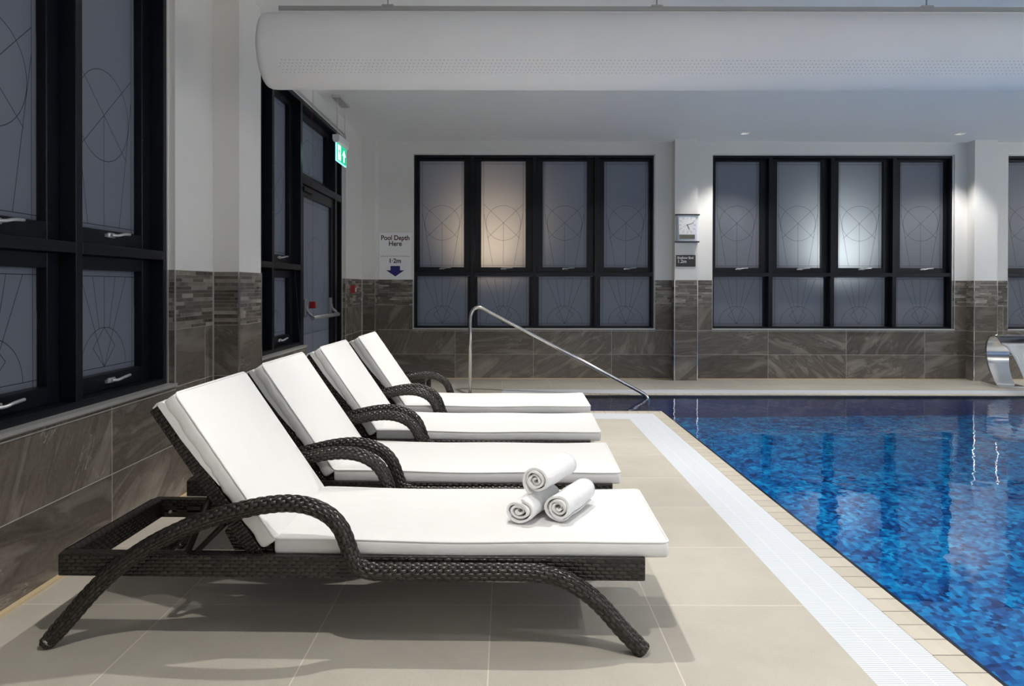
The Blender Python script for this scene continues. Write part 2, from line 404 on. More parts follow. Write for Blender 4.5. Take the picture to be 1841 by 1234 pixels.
def spline(pts, per=8):
    """Catmull-Rom through points"""
    P = [Vector(p) for p in pts]; out = []
    for i in range(len(P)-1):
        p0 = P[i-1] if i else P[0]*2-P[1]; p1, p2 = P[i], P[i+1]; p3 = P[i+2] if i+2 < len(P) else P[-1]*2-P[-2]
        for k in range(per):
            t = k/per
            out.append(0.5*((2*p1)+(p2-p0)*t+(2*p0-5*p1+4*p2-p3)*t*t+(3*p1-p0-3*p2+p3)*t**3))
    out.append(P[-1]); return out
def resample(P, step):
    out = [P[0].copy()]; need = step; L = 0
    for a, b in zip(P, P[1:]):
        d = (b-a).length
        while L+d >= need and d > 0:
            out.append(a.lerp(b, (need-L)/d)); need += step
        L += d
    out.append(P[-1].copy()); return out

def soft_box(mb, c, hx, hy, hz, r, M3=None, bulge=0.0, n=(14, 8, 2), mi=0, sag=None):
    """rounded, slightly puffed cushion; M3 turns its local axes"""
    def lines(h, k):
        a = [-h+r*(1-math.cos(PI/2*i/3))*1.0 for i in range(4)]
        m = [-(h-r)+2*(h-r)*i/k for i in range(1, k)]
        return a+m+[-x for x in reversed(a)]
    X, Y, Z = lines(hx, n[0]), lines(hy, n[1]), lines(hz, n[2]); H = (hx, hy, hz)
    def f(p):
        p = Vector(p); q = Vector([max(-(h-r), min(h-r, a)) for a, h in zip(p, H)]); d = p-q
        if d.length > 1e-9: p = q+d.normalized()*r
        e = (1-(p.x/hx)**4)*(1-(p.y/hy)**4)
        if bulge:
            p.z += bulge*e*(1 if p.z > 0 else -0.3 if p.z < 0 else 0)*min(1, abs(p.z)/hz)
            s = 1-(p.z/hz)**2
            if abs(abs(p.y)-hy) < r: p.y += math.copysign(bulge*0.5*s, p.y)
        if sag: p.z += sag(p.x, p.y)
        return Vector(c)+((M3 @ p) if M3 else p)
    for A, B, fn in ((X, Y, lambda a, b, s: (a, b, s*hz)), (X, Z, lambda a, b, s: (a, s*hy, b)), (Y, Z, lambda a, b, s: (s*hx, a, b))):
        for sg in (-1, 1):
            mb.grid([[f(fn(a, b, sg)) for b in B] for a in A], None, mi)
    return f

# ------------------------------------------------------------------ room shell
ZC = 3.12; XL, XR, YN, YB = -1.86, 11.2, -2.8, 9.30
BANDS = [(0, 0.966, 0), (0.966, 1.302, 1), (1.302, ZC, 2)]
WM = [M['tile'], M['mosaic'], M['paint']]
def wall_faces(mb, pt, a0, a1, holes=(), u0=0.0, z1=ZC):
    """pt(a, z) -> world point; bands of tile, mosaic, paint; rectangular holes (a0,a1,z0,z1)"""
    A = sorted({a0, a1, *[h[0] for h in holes], *[h[1] for h in holes]})
    for (b0, b1, mi) in BANDS:
        Z = sorted({b0, b1, *[z for h in holes for z in h[2:4] if b0 < z < b1]})
        for i in range(len(A)-1):
            for j in range(len(Z)-1):
                ca, cz = (A[i]+A[i+1])/2, (Z[j]+Z[j+1])/2
                if any(h[0] < ca < h[1] and h[2] < cz < h[3] for h in holes): continue
                q = [(A[i], Z[j]), (A[i+1], Z[j]), (A[i+1], Z[j+1]), (A[i], Z[j+1])]
                mb.face([pt(a, z) for a, z in q], [(a-u0, z) for a, z in q], mi)
def reveal(mb, pt3, h, depth):
    """four sides of an opening, going from 0 to depth"""
    a0, a1, z0, z1 = h
    for a in (a0, a1):
        for (b0, b1, mi) in BANDS:
            lo, hi = max(b0, z0), min(b1, z1)
            if hi > lo: mb.face([pt3(a, 0, lo), pt3(a, depth, lo), pt3(a, depth, hi), pt3(a, 0, hi)], [(0.05, lo), (0.05+depth, lo), (0.05+depth, hi), (0.05, hi)], mi)
    mb.face([pt3(a0, 0, z1), pt3(a1, 0, z1), pt3(a1, depth, z1), pt3(a0, depth, z1)], None, 2)
    if z0 > 0: mb.face([pt3(a0, 0, z0), pt3(a1, 0, z0), pt3(a1, depth, z0), pt3(a0, depth, z0)], [(a0, 0.1), (a1, 0.1), (a1, 0.1+depth), (a0, 0.1+depth)], 0)

ZS, ZT = 0.654, 2.96
BACK = [(-1.235, 1.948), (2.705, 5.888), (6.590, 9.773)]
bh = [(a, b, ZS, ZT) for a, b in BACK]
mb = MB(); DB = 0.26
wall_faces(mb, lambda a, z: (a, YB, z), XL, XR, bh, u0=-0.678)
for h in bh: reveal(mb, lambda a, d, z: (a, YB+d, z), h, DB)
wall_back = mb.build('wall_back', WM, fix=False); tag(wall_back, kind='structure')
# pilasters on the back wall (corner one, then two between the windows)
def pilaster(name, x0, x1, y0, y1, u0, parent, faces=('f', 'l', 'r')):
    mb = MB()
    if 'f' in faces: wall_faces(mb, lambda a, z: (a, y0, z), x0, x1, u0=u0)
    if 'l' in faces: wall_faces(mb, lambda a, z: (x0, a, z), y0, y1, u0=y0-0.2)
    if 'r' in faces: wall_faces(mb, lambda a, z: (x1, a, z), y0, y1, u0=y0-0.3)
    if 'b' in faces: wall_faces(mb, lambda a, z: (a, y1, z), x0, x1, u0=u0)
    return mb.build(name, WM, parent, fix=False)
pilaster('pilaster', -1.86, -1.69, 9.08, 9.30, -2.3, wall_back)
pilaster('pilaster', 2.171, 2.468, 9.145, 9.30, 1.9, wall_back)
pilaster('pilaster', 6.047, 6.345, 9.145, 9.30, 5.8, wall_back)
def corner_trims(name, parent, pts, z1=1.302, r=0.006, mat='chrome'):
    for x, y in pts:
        MB().box(x-r, x+r, y-r, y+r, 0.0, z1).build(name, M[mat], parent)
corner_trims('corner_trim', wall_back, [(2.171, 9.145), (2.468, 9.145), (6.047, 9.145), (6.345, 9.145), (-1.69, 9.08)])

# left wall: window opening A, window + door opening B
LA = (0.786, 3.966); LB = (4.945, 6.56); LD = (6.56, 8.17)
lh = [(*LA, ZS, ZT), (*LB, ZS, ZT), (*LD, 0.0, ZT)]
mb = MB()
wall_faces(mb, lambda a, z: (XL, a, z), YN, YB, lh, u0=3.33)
reveal(mb, lambda a, d, z: (XL-d, a, z), lh[0], DB)
for a, z0 in ((LB[0], ZS), (LD[1], 0.0)):
    for (b0, b1, mi) in BANDS:
        lo, hi = max(b0, z0), min(b1, ZT)
        if hi > lo: mb.face([(XL, a, lo), (XL-DB, a, lo), (XL-DB, a, hi), (XL, a, hi)], [(0.05, lo), (0.05+DB, lo), (0.05+DB, hi), (0.05, hi)], mi)
mb.face([(XL, LB[0], ZT), (XL, LD[1], ZT), (XL-DB, LD[1], ZT), (XL-DB, LB[0], ZT)], None, 2)
mb.face([(XL, LB[0], ZS), (XL, LB[1], ZS), (XL-DB, LB[1], ZS), (XL-DB, LB[0], ZS)], [(0,0.1),(1,0.1),(1,0.3),(0,0.3)], 0)
mb.face([(XL, LB[1], 0), (XL, LB[1], ZS), (XL-DB, LB[1], ZS), (XL-DB, LB[1], 0)], None, 0)
mb.face([(XL, LD[0], 0), (XL, LD[1], 0), (XL-DB, LD[1], 0), (XL-DB, LD[0], 0)], None, 0)
wall_left = mb.build('wall_left', WM, fix=False); tag(wall_left, kind='structure')
pilaster('pilaster', XL, -1.694, 4.477, 4.872, 0.0, wall_left, ('f', 'r', 'b'))
corner_trims('corner_trim', wall_left, [(-1.694, 4.477), (-1.694, 4.872)], mat='chrome')
corner_trims('corner_trim', wall_left, [(XL+0.004, 4.472), (XL+0.004, 9.076)], mat='satin', r=0.004)
# right wall and the wall behind the camera (never seen directly, they close the room)
mb = MB(); wall_faces(mb, lambda a, z: (XR, a, z), YN, YB); tag(mb.build('wall_right', WM, fix=False), kind='structure')
mb = MB(); wall_faces(mb, lambda a, z: (a, YN, z), XL, XR); tag(mb.build('wall_front', WM, fix=False), kind='structure')

# trims: window opening edges, wall foot
def edge_frame(name, pt3, h, parent, bottom=True):
    a0, a1, z0, z1 = h; mb = MB()
    def bar(A0, A1, D0, D1, Z0, Z1, mi):
        P = [pt3(A0, D0, Z0), pt3(A1, D1, Z1)]
        lo = [min(P[0][i], P[1][i]) for i in range(3)]; hi = [max(P[0][i], P[1][i]) for i in range(3)]
        mb.box(lo[0], hi[0], lo[1], hi[1], lo[2], hi[2], mi)
    zb = max(z0, 0)
    for a, sg in ((a0, 1), (a1, -1)):
        x = (a-0.003, a+0.002) if sg > 0 else (a-0.002, a+0.003)         # at the wall face
        bar(*x, -0.003, 0.004, zb, 1.302, 0)
        x = (a, a+0.009) if sg > 0 else (a-0.009, a)                     # against the frame
        bar(*x, 0.036, 0.046, zb, 1.302, 0); bar(*x, 0.036, 0.046, 1.302, z1, 1)
    bar(a0, a1, 0.036, 0.046, z1-0.009, z1, 1)
    if bottom:
        bar(a0-0.003, a1+0.003, -0.012, 0.045, z0-0.004, z0+0.012, 0); bar(a0-0.003, a1+0.003, -0.003, 0.0, z0-0.026, z0-0.022, 0)
    return mb.build(name, [M['satin'], M['white']], parent)
for h in bh: edge_frame('opening_trim', lambda a, d, z: (a, YB+d, z), h, wall_back)
edge_frame('opening_trim', lambda a, d, z: (XL-d, a, z), lh[0], wall_left)
mbx = MB(); mbx.box(XL-0.046, XL-0.036, LD[1]-0.009, LD[1], 0, 1.302, 0).box(XL-0.046, XL-0.036, LD[1]-0.009, LD[1], 1.302, ZT, 1).box(XL-0.004, XL+0.003, LD[1]-0.002, LD[1]+0.003, 0, 1.302, 0)
mbx.box(XL-0.046, XL-0.036, LB[0], LD[1], ZT-0.009, ZT, 1).box(XL-0.045, XL+0.012, LB[0], LB[1], ZS-0.004, ZS+0.012, 0)
mbx.build('opening_trim', [M['satin'], M['white']], wall_left)
tag(MB().box(XL, XL+0.022, YN, LD[0], 0.0, 0.012).box(XL, XL+0.022, LD[1], 9.08, 0.0, 0.012).build('trim_1', M['cream']), kind='structure')
tag(MB().box(XL, -1.69, 9.05, 9.08, 0, 0.012).box(-1.69, XR, YB-0.02, YB, 0, 0.010).build('trim_2', M['cream']), kind='structure')

# ceiling with square recesses for the downlights
HR = 0.042
def sheet_with_holes(mb, x0, x1, y0, y1, z, holes, mi=0):
    X = sorted({x0, x1, *[v for h in holes for v in h[:2]]}); Y = sorted({y0, y1, *[v for h in holes for v in h[2:]]})
    X = [v for v in X if x0 <= v <= x1]; Y = [v for v in Y if y0 <= v <= y1]
    for i in range(len(X)-1):
        for j in range(len(Y)-1):
            cx, cy = (X[i]+X[i+1])/2, (Y[j]+Y[j+1])/2
            if any(h[0] < cx < h[1] and h[2] < cy < h[3] for h in holes): continue
            mb.face([(X[i], Y[j], z), (X[i+1], Y[j], z), (X[i+1], Y[j+1], z), (X[i], Y[j+1], z)], None, mi)
mb = MB(); sheet_with_holes(mb, XL, XR, YN, YB, ZC, [(x-HR, x+HR, y-HR, y+HR) for x, y, *_ in LAMPS])
tag(mb.build('ceiling', M['ceil']), kind='structure')
dl_names = {(0.05, -0.85): 'first', (0.05, 1.17): 'second', (0.05, 3.12): 'third', (0.05, 5.07): 'fourth', (0.05, 6.72): 'last'}
proto = None
for (x, y, p, cone, col) in LAMPS:
    if proto is None:
        t = empty('ceiling_downlight', (x, y, ZC)); proto = t
        hb = MB()
        for (a, b) in (((-HR, -HR), (HR, -HR)), ((HR, -HR), (HR, HR)), ((HR, HR), (-HR, HR)), ((-HR, HR), (-HR, -HR))):
            hb.face([(*a, 0), (*b, 0), (*b, 0.09), (*a, 0.09)])
        hb.face([(-HR, -HR, 0.09), (HR, -HR, 0.09), (HR, HR, 0.09), (-HR, HR, 0.09)])
        hb.build('housing', M['raft'], t)
        MB().cyl((0, 0, 0.076), (0, 0, 0.084), 0.03, 20).build('lens', M['lamp'], t)
        rb = MB()
        for a in ((-HR-0.008, HR+0.008, -HR-0.008, -HR), (-HR-0.008, HR+0.008, HR, HR+0.008), (-HR-0.008, -HR, -HR, HR), (HR, HR+0.008, -HR, HR)): rb.box(*a, -0.003, 0)
        rb.build('trim_ring', M['white'], t)
    else: t = copy_tree(proto); t.location = (x, y, ZC)
    place = ('above the sun loungers' if x < 1 else 'close to the back wall' if y > 8 else 'added unseen above the pool for brightness')
    tag(t, f'small square white recessed ceiling downlight {place}', 'light', f'ceiling downlights {place}')
    lamp('SPOT', 'lamp_beam', (0, 0, -0.012), p, (0, 0, 0), col, parent=t, spot_size=math.radians(2*cone), spot_blend=0.5, shadow_soft_size=0.028)

# ------------------------------------------------------------------ floor and pool
ZW = -0.022                       # water level
GX, SX, EX = 1.130, 1.405, 1.512   # grating, coping, water edge along the pool's long side
R0 = -0.05                        # left end of the recess by the far wall
YG0, YS0, YW0 = 6.475, 6.775, 6.892 # near grating, coping, water edge of the recess
YW1, YS1, YG1 = 7.930, 8.050, 8.336 # the same on the far side
GR0, WR0 = 0.235, 0.350
PX1, PY0 = 9.6, -2.0
mb = MB()
def fl(x0, x1, y0, y1): mb.face([(x0, y0, 0), (x1, y0, 0), (x1, y1, 0), (x0, y1, 0)])
fl(XL, GX, YN, YG0); fl(XL, R0, YG0, YG1); fl(XL, XR, YG1, YB); fl(PX1, XR, YN, YG1); fl(GX, PX1, YN, PY0)
tag(mb.build('floor', M['floor'], weld=True), kind='structure')

pool = empty('swimming_pool', (5.5, 3.0, 0), 0, 'blue mosaic swimming pool filling the right half beside the loungers', 'pool')
def strip(mb, x0, x1, y0, y1, z0, z1, along):
    """block whose top has u along the strip and v across it (0 at the side away from the water)"""
    b = MB(); b.box(x0, x1, y0, y1, z0, z1)
    k0 = len(mb.f)
    for fi, f in enumerate(b.f):
        pts = [b.v[i] for i in f]
        if along == 'y': uv = [(p[1], p[0]-x0) for p in pts]
        elif along == 'x': uv = [(p[0], p[1]-y0) for p in pts]
        else: uv = [(p[0], y1-p[1]) for p in pts]
        mb.face([(p[0]-5.5, p[1]-3.0, p[2]) for p in pts], uv)
g = MB()
strip(g, GX, SX, PY0, YG0, -0.05, -0.002, 'y'); strip(g, R0, SX, YG0, YS0, -0.05, -0.002, 'x')
strip(g, R0, PX1, YS1, YG1, -0.05, -0.002, 'X'); strip(g, R0, GR0, YS0, YS1, -0.05, -0.002, 'y')
g.build('overflow_grating', M['grating'], pool)
s_ = MB()
strip(s_, SX, EX, PY0, YS0, -0.05, 0.0, 'y'); strip(s_, GR0, EX, YS0, YW0, -0.05, 0.0, 'x')
strip(s_, GR0, PX1, YW1, YS1, -0.05, 0.0, 'X'); strip(s_, GR0, WR0, YW0, YW1, -0.05, 0.0, 'y')
s_.build('coping', M['coping'], pool)
e_ = MB(); w = 0.021
for q in ((EX, EX+w, PY0, YW0+w), (WR0, EX+w, YW0, YW0+w), (WR0, PX1, YW1-w, YW1), (WR0, WR0+w, YW0, YW1)): e_.box(q[0]-5.5, q[1]-5.5, q[2]-3, q[3]-3, -0.20, -0.004)
e_.build('waterline_edge', M['darkedge'], pool)
def pbox(mb, *a): mb.box(a[0]-5.5, a[1]-5.5, a[2]-3, a[3]-3, a[4], a[5])
b_ = MB(); D = -1.20
def pf(P): b_.face([(x-5.5, y-3.0, z) for x, y, z in P], None, 0 if all(p[2] == D for p in P) else 1)
pf([(EX, PY0, D), (PX1, PY0, D), (PX1, YW1, D), (EX, YW1, D)])
pf([(EX, PY0, D), (EX, YW0, D), (EX, YW0, -0.03), (EX, PY0, -0.03)])
pf([(WR0, YW1, D), (PX1, YW1, D), (PX1, YW1, -0.03), (WR0, YW1, -0.03)])
pf([(WR0, YW0, D), (EX, YW0, D), (EX, YW0, -0.03), (WR0, YW0, -0.03)])
pf([(WR0, YW0, D), (WR0, YW1, D), (WR0, YW1, -0.03), (WR0, YW0, -0.03)])
pf([(PX1, PY0, D), (PX1, YW1, D), (PX1, YW1, 0), (PX1, PY0, 0)])
pf([(EX, PY0, D), (PX1, PY0, D), (PX1, PY0, 0), (EX, PY0, 0)])
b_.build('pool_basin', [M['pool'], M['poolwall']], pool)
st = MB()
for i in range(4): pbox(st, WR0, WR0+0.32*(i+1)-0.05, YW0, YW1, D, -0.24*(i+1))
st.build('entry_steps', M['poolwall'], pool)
wt = MB()
def wf(x0, x1, y0, y1):
    wt.face([(x0-5.5, y0-3, ZW), (x1-5.5, y0-3, ZW), (x1-5.5, y1-3, ZW), (x0-5.5, y1-3, ZW)])
wf(EX, PX1, PY0, YW0); wf(EX, PX1, YW0, YW1); wf(WR0, EX, YW0, YW1)
wt.build('water', M['water'], pool, fix=False)

# ------------------------------------------------------------------ windows
def lead(mb, pts, y, closed=False, w=0.0034):
    """thin flat leading strips on the room side of a pane"""
    n = len(pts)
    for i in range(n if closed else n-1):
        a, b = Vector(pts[i]), Vector(pts[(i+1) % n]); d = (b-a)
        if d.length < 1e-6: continue
        nn = Vector((-d.y, d.x)).normalized()*w/2
        P = [a-nn, b-nn, b+nn, a+nn]
        mb.face([(p.x, y-0.0012, p.y) for p in P], None, 1)
def pane_upper(mb, cx, z0, z1, w, y, plain_=False):
    k = w/0.595; x0, x1 = cx-w/2, cx+w/2
    mb.box(x0, x1, y, y+0.006, z0, z1)
    i = 0.036*k
    for q in (((x0+i, z0), (x0+i, z1)), ((x1-i, z0), (x1-i, z1)), ((x0, z0+i*0.8), (x1, z0+i*0.8)), ((x0, z1-i), (x1, z1-i))): lead(mb, q, y)
    H = z1-z0; zc = z1-0.580*H; r = 0.232*k
    lead(mb, [(cx+r*math.cos(2*PI*j/40), zc+r*math.sin(2*PI*j/40)) for j in range(40)], y, True)
    for sg in (-1, 1):
        xb = cx+sg*(w/2-i); lead(mb, [(xb, zc+0.250*k), (cx-sg*0.212*k, zc-0.198*k)], y)
        lead(mb, [(xb, zc+0.133*k), (cx+sg*0.142*k, z0+i*0.8)], y)
    lead(mb, [(cx, zc), (cx, z0+i*0.8)], y)
def pane_lower(mb, cx, z0, z1, w, y):
    k = min(1.0, w/0.69); H = z1-z0; x0, x1 = cx-w/2, cx+w/2
    mb.box(x0, x1, y, y+0.006, z0, z1); i = 0.036*k
    for q in (((x0+i, z0), (x0+i, z1)), ((x1-i, z0), (x1-i, z1)), ((x0, z0+i), (x1, z0+i)), ((x0, z1-i), (x1, z1-i))): lead(mb, q, y)
    zb = z0+i; r = 0.235*k; zt = z1-i
    lead(mb, [(cx+r*math.cos(PI*j/24), zb+r*math.sin(PI*j/24)) for j in range(25)], y)
    lead(mb, [(cx, zb), (cx-0.115*k, zb+0.118*k), (cx, zb+r), (cx+0.115*k, zb+0.118*k)], y, True)
    lead(mb, [(cx, zb+r), (cx, zt)], y)
    for sg in (-1, 1):
        lead(mb, [(cx, zb), (cx+sg*0.236*k, zt)], y)
        lead(mb, [(cx+sg*0.052*k, zb+r*0.975), (cx+sg*0.118*k, zt)], y)
def make_handle(parent, x, y, z):
    h = MB()
    soft = lambda *a, **k: soft_box(h, *a, **k)
    soft((x-0.02, y-0.008, z), 0.030, 0.008, 0.013, 0.006, n=(3, 2, 2))
    h.tube(spline([(x-0.035, y-0.02, z-0.001), (x-0.005, y-0.036, z), (x+0.03, y-0.044, z+0.008), (x+0.095, y-0.040, z+0.012)], 5), 0.0075, 8, radii=None)
    h.box(x-0.062, x-0.045, y-0.012, y, z-0.010, z+0.006)
    return h.build('handle', M['handle'], parent)
def ring(mb, x0, x1, z0, z1, wx, wz0, wz1, y0, y1):
    """rectangular frame: outer x0..x1,z0..z1, member widths wx, wz0 (bottom), wz1 (top)"""
    mb.box(x0, x0+wx, y0, y1, z0, z1).box(x1-wx, x1, y0, y1, z0, z1)
    mb.box(x0+wx, x1-wx, y0, y1, z0, z0+wz0).box(x0+wx, x1-wx, y0, y1, z1-wz1, z1)

YF, YD = 0.042, 0.215            # frame front and back, measured into the wall
def back_window(name, a0, a1):
    t = empty(name, (a0, YB, 0), 0, kind='structure'); Wd = a1-a0
    f = MB(); jw = 0.030
    f.box(0.009, jw, YF, YD, ZS+0.012, ZT-0.009).box(Wd-jw, Wd-0.009, YF, YD, ZS+0.012, ZT-0.009)
    f.box(jw, Wd-jw, YF, YD, ZT-0.042, ZT-0.009).box(jw, Wd-jw, YF, YD, ZS+0.012, ZS+0.034)
    cen = [0.370, 1.189, 2.008, 2.827]; mul = [(cen[i]+cen[i+1])/2 for i in range(3)]
    for m_ in mul: f.box(m_-0.025, m_+0.025, YF, YD, ZS+0.034, ZT-0.042)
    eds = [jw]+[v for m_ in mul for v in (m_-0.025, m_+0.025)]+[Wd-jw]
    for i in range(4): f.box(eds[2*i], eds[2*i+1], YF, YD, 1.354, 1.404)
    f.build('frame', M['frame'], t, bevel=0.002)
    for i, c in enumerate(cen):
        x0, x1 = eds[2*i]+0.002, eds[2*i+1]-0.002
        s = MB(); z0, z1 = 1.406, ZT-0.044
        s.box(x0, c-0.2975, 0.115, 0.19, z0, z1).box(c+0.2975, x1, 0.115, 0.19, z0, z1)
        s.box(c-0.2975, c+0.2975, 0.115, 0.19, z0, 1.470).box(c-0.2975, c+0.2975, 0.115, 0.19, 2.886, z1)
        so = s.build('sash', M['frame'], t, bevel=0.003)
        p = MB(); pane_upper(p, c, 1.468, 2.888, 0.597, 0.160); p.build('pane', [M['frost'], M['lead']], so, weld=False)
        make_handle(so, c+0.03, 0.115, 1.452)
        bx = MB(); bx.box(x0, max(x0+0.008, c-0.345), 0.14, 0.19, ZS+0.036, 1.352).box(min(x1-0.008, c+0.345), x1, 0.14, 0.19, ZS+0.036, 1.352)
        bo = bx.build('glazing_bead', M['frame'], t)
        q = MB(); pane_lower(q, c, ZS+0.030, 1.356, min(0.69, x1-x0+0.004), 0.160); q.build('pane', [M['frost'], M['lead']], t, weld=False)
    return t
for i, (a0, a1) in enumerate(BACK): back_window('window_%d' % (i+3), a0, a1)

def sash_bay(t, x0, x1, sw=0.085):
    """opening casements, upper and lower, between two members"""
    c = (x0+x1)/2; w = x1-x0-2*sw
    s = MB(); ring(s, x0+0.002, x1-0.002, 1.406, ZT-0.05, sw, 0.080, 0.05, 0.115, 0.19); so = s.build('sash', M['frame'], t, bevel=0.004)
    p = MB(); pane_upper(p, c, 1.484, ZT-0.098, w+0.004, 0.16); p.build('pane', [M['frost'], M['lead']], so, weld=False); make_handle(so, c-0.01, 0.115, 1.462)
    s = MB(); ring(s, x0+0.002, x1-0.002, 0.700, 1.354, sw, 0.077, 0.067, 0.115, 0.19); so = s.build('sash', M['frame'], t, bevel=0.004)
    p = MB(); pane_lower(p, c, 0.775, 1.289, w+0.004, 0.16); p.build('pane', [M['frost'], M['lead']], so, weld=False); make_handle(so, c-0.01, 0.115, 0.742)

# left wall: near window (local x runs away from the camera along the wall, local y goes into the wall)
t = empty('window_1', (XL, LA[0], 0), PI/2, kind='structure'); Wd = LA[1]-LA[0]
f = MB(); f.box(0.009, 0.047, YF, YD, ZS+0.012, ZT-0.009).box(Wd-0.047, Wd-0.009, YF, YD, ZS+0.012, ZT-0.009)
f.box(0.047, Wd-0.047, YF, YD, ZT-0.048, ZT-0.009).box(0.047, Wd-0.047, YF, YD, ZS+0.012, 0.698)
mull = [0.770, 1.565, 2.362]
for m_ in mull: f.box(m_-0.0245, m_+0.0245, YF, YD, 0.698, ZT-0.048)
eds = [0.047]+[v for m_ in mull for v in (m_-0.0245, m_+0.0245)]+[Wd-0.047]
for i in range(4): f.box(eds[2*i], eds[2*i+1], YF, YD, 1.356, 1.404)
f.build('frame', M['frame'], t, bevel=0.0025)
for i in range(4): sash_bay(t, eds[2*i], eds[2*i+1])
# left wall: far window beside the door
t = empty('window_2', (XL, LB[0], 0), PI/2, kind='structure'); y0 = LB[0]
f = MB(); e = [0.009, 0.05, 5.736-y0, 5.790-y0, 6.527-y0, 6.589-y0]
f.box(e[0], e[1], YF, YD, ZS+0.012, ZT-0.009).box(e[2], e[3], YF, YD, 0.698, ZT-0.048).box(e[4], e[5], YF, YD, ZS+0.012, ZT-0.009)
f.box(e[1], e[4], YF, YD, ZT-0.048, ZT-0.009).box(e[1], e[4], YF, YD, ZS+0.012, 0.698)
f.box(e[1], e[2], YF, YD, 1.360, 1.410).box(e[3], e[4], YF, YD, 1.360, 1.410)
f.build('frame', M['frame'], t, bevel=0.0025); sash_bay(t, e[1], e[2]); sash_bay(t, e[3], e[4])
# the emergency exit door with its top light and side light
t = empty('door_1', (XL, 6.591, 0), PI/2, kind='structure'); y0 = 6.591
j = [0.0, 7.84-y0, 7.918-y0, 8.115-y0, 8.161-y0]
f = MB(); f.box(j[1], j[2], YF, YD, 0, ZT-0.048).box(j[3], j[4], YF, YD, 0, ZT-0.009)
f.box(j[0], j[3], YF, YD, ZT-0.048, ZT-0.009).box(j[0], j[1], YF, YD, 2.175, 2.250).box(j[2], j[3], YF, YD, 2.175, 2.250).box(j[2], j[3], YF, YD, 0, 0.06)
f.build('frame', M['frame'], t, bevel=0.0025)
s = MB(); ring(s, 0.002, j[1]-0.002, 2.252, ZT-0.05, 0.07, 0.06, 0.06, 0.115, 0.19); so = s.build('fanlight', M['frame'], t)
p = MB(); p.box(0.07, j[1]-0.07, 0.16, 0.166, 2.31, ZT-0.108)
cx = j[1]/2
lead(p, [(0.11, 2.31), (0.11, 2.85)], 0.16); lead(p, [(j[1]-0.11, 2.31), (j[1]-0.11, 2.85)], 0.16); lead(p, [(0.07, 2.80), (j[1]-0.07, 2.80)], 0.16); lead(p, [(0.07, 2.35), (j[1]-0.07, 2.35)], 0.16)
lead(p, [(cx+0.34*math.cos(PI*k/24), 2.35+0.34*math.sin(PI*k/24)) for k in range(25)], 0.16)
for a in (-0.4, -0.2, 0, 0.2, 0.4): lead(p, [(cx, 2.35), (cx+a, 2.80)], 0.16)
p.build('pane', [M['frost'], M['lead']], so, weld=False)
lf = MB(); ring(lf, 0.006, j[1]-0.006, 0.008, 2.170, 0.095, 0.16, 0.10, 0.062, 0.115); leaf = lf.build('leaf', M['frame'], t, bevel=0.003)
p = MB(); x0, x1, z0, z1 = 0.095, j[1]-0.095, 0.165, 2.073; p.box(x0, x1, 0.088, 0.094, z0, z1)
for a in (x0+0.045, x1-0.045): lead(p, [(a, z0), (a, z1)], 0.088)
for z in (z0+0.045, z1-0.045, 0.75): lead(p, [(x0, z), (x1, z)], 0.088)
lead(p, [(cx+0.36*math.cos(2*PI*k/48), 1.35+0.36*math.sin(2*PI*k/48)) for k in range(48)], 0.088, True)
for a in (-0.38, 0.38): lead(p, [(cx+a, 1.75), (cx-a*0.9, 0.97)], 0.088); lead(p, [(cx+a, 1.6), (cx+a*0.6, 0.75)], 0.088)
p.build('pane', [M['frost'], M['lead']], leaf, weld=False)
p = MB(); p.box(j[2], j[3], 0.16, 0.166, 0.06, 2.175).box(j[2], j[3], 0.16, 0.166, 2.25, ZT-0.048); p.build('side_light', M['frost'], t)
pb = MB(); ya, yb_ = 6.66-y0, 7.68-y0
pb.cyl((ya, -0.030, 0.913), (yb_, -0.030, 0.910), 0.021, 14)
bar = pb.build('panic_bar', M['greybar'], leaf)
for xx in (ya+0.04, yb_-0.02):
    k = MB(); soft_box(k, (xx, 0.050, 1.005), 0.030, 0.014, 0.085, 0.008, n=(3, 2, 4))
    k.tube([(xx, 0.045, 1.03), (xx, 0.03, 0.975), (xx, -0.032, 0.911)], 0.015, 8); k.build('bracket', M['greybar'], bar)
c_ = MB(); c_.box(0.03, 0.34, 0.035, 0.064, 2.11, 2.15); c_.build('door_closer', M['frame'], leaf)

# ------------------------------------------------------------------ fabric air duct and its rail
duct = empty('air_duct', (-1.395, 4.10, 2.569), 0, 'long white perforated fabric air duct hanging under the ceiling', 'duct')
R = 0.2125; mb = MB(); N = 72
prof = [(0.0, 0.0), (0.0, 0.13), (0.002, R-0.03), (0.010, R-0.010), (0.028, R-0.002), (0.05, R), (0.3, R)]+[(x, R) for x in (1.5, 3, 5, 7, 9.4)]
rows = []
for (x, r) in prof: rows.append([(x, -r*math.cos(2*PI*k/N), r*math.sin(2*PI*k/N)) for k in range(N)])
arc = 2*PI*R/N
# v = arc length below the horizontal on the side towards the camera
def duv(i, j):
    i = min(i, len(prof)-1)
    return (prof[i][0], ((-j*arc) % (2*PI*R)) if j > 0 else 2*PI*R)
mb.grid(rows, lambda i, j: (prof[min(i, len(prof)-1)][0], (N-j)*arc), 0, True, True)
mb.build('duct_fabric', M['duct'], duct)
rail = MB(); rail.box(0.075, 9.4, -0.012, 0.012, R+0.024, R+0.049); rail.build('suspension_rail', M['raft'], duct)
pr = MB(); pr.box(0.075, 9.4, -0.006, 0.006, R-0.004, R+0.024); pr.build('keder_strip', M['white'], duct)
for x in (0.705, 2.26, 3.82, 5.38, 6.94):
    h = MB(); h.box(x-0.033, x+0.033, -0.016, 0.016, R+0.045, R+0.057); h.cyl((x, 0, R+0.05), (x, 0, ZC-2.569), 0.004, 8); h.build('hanger', M['raft'], duct)

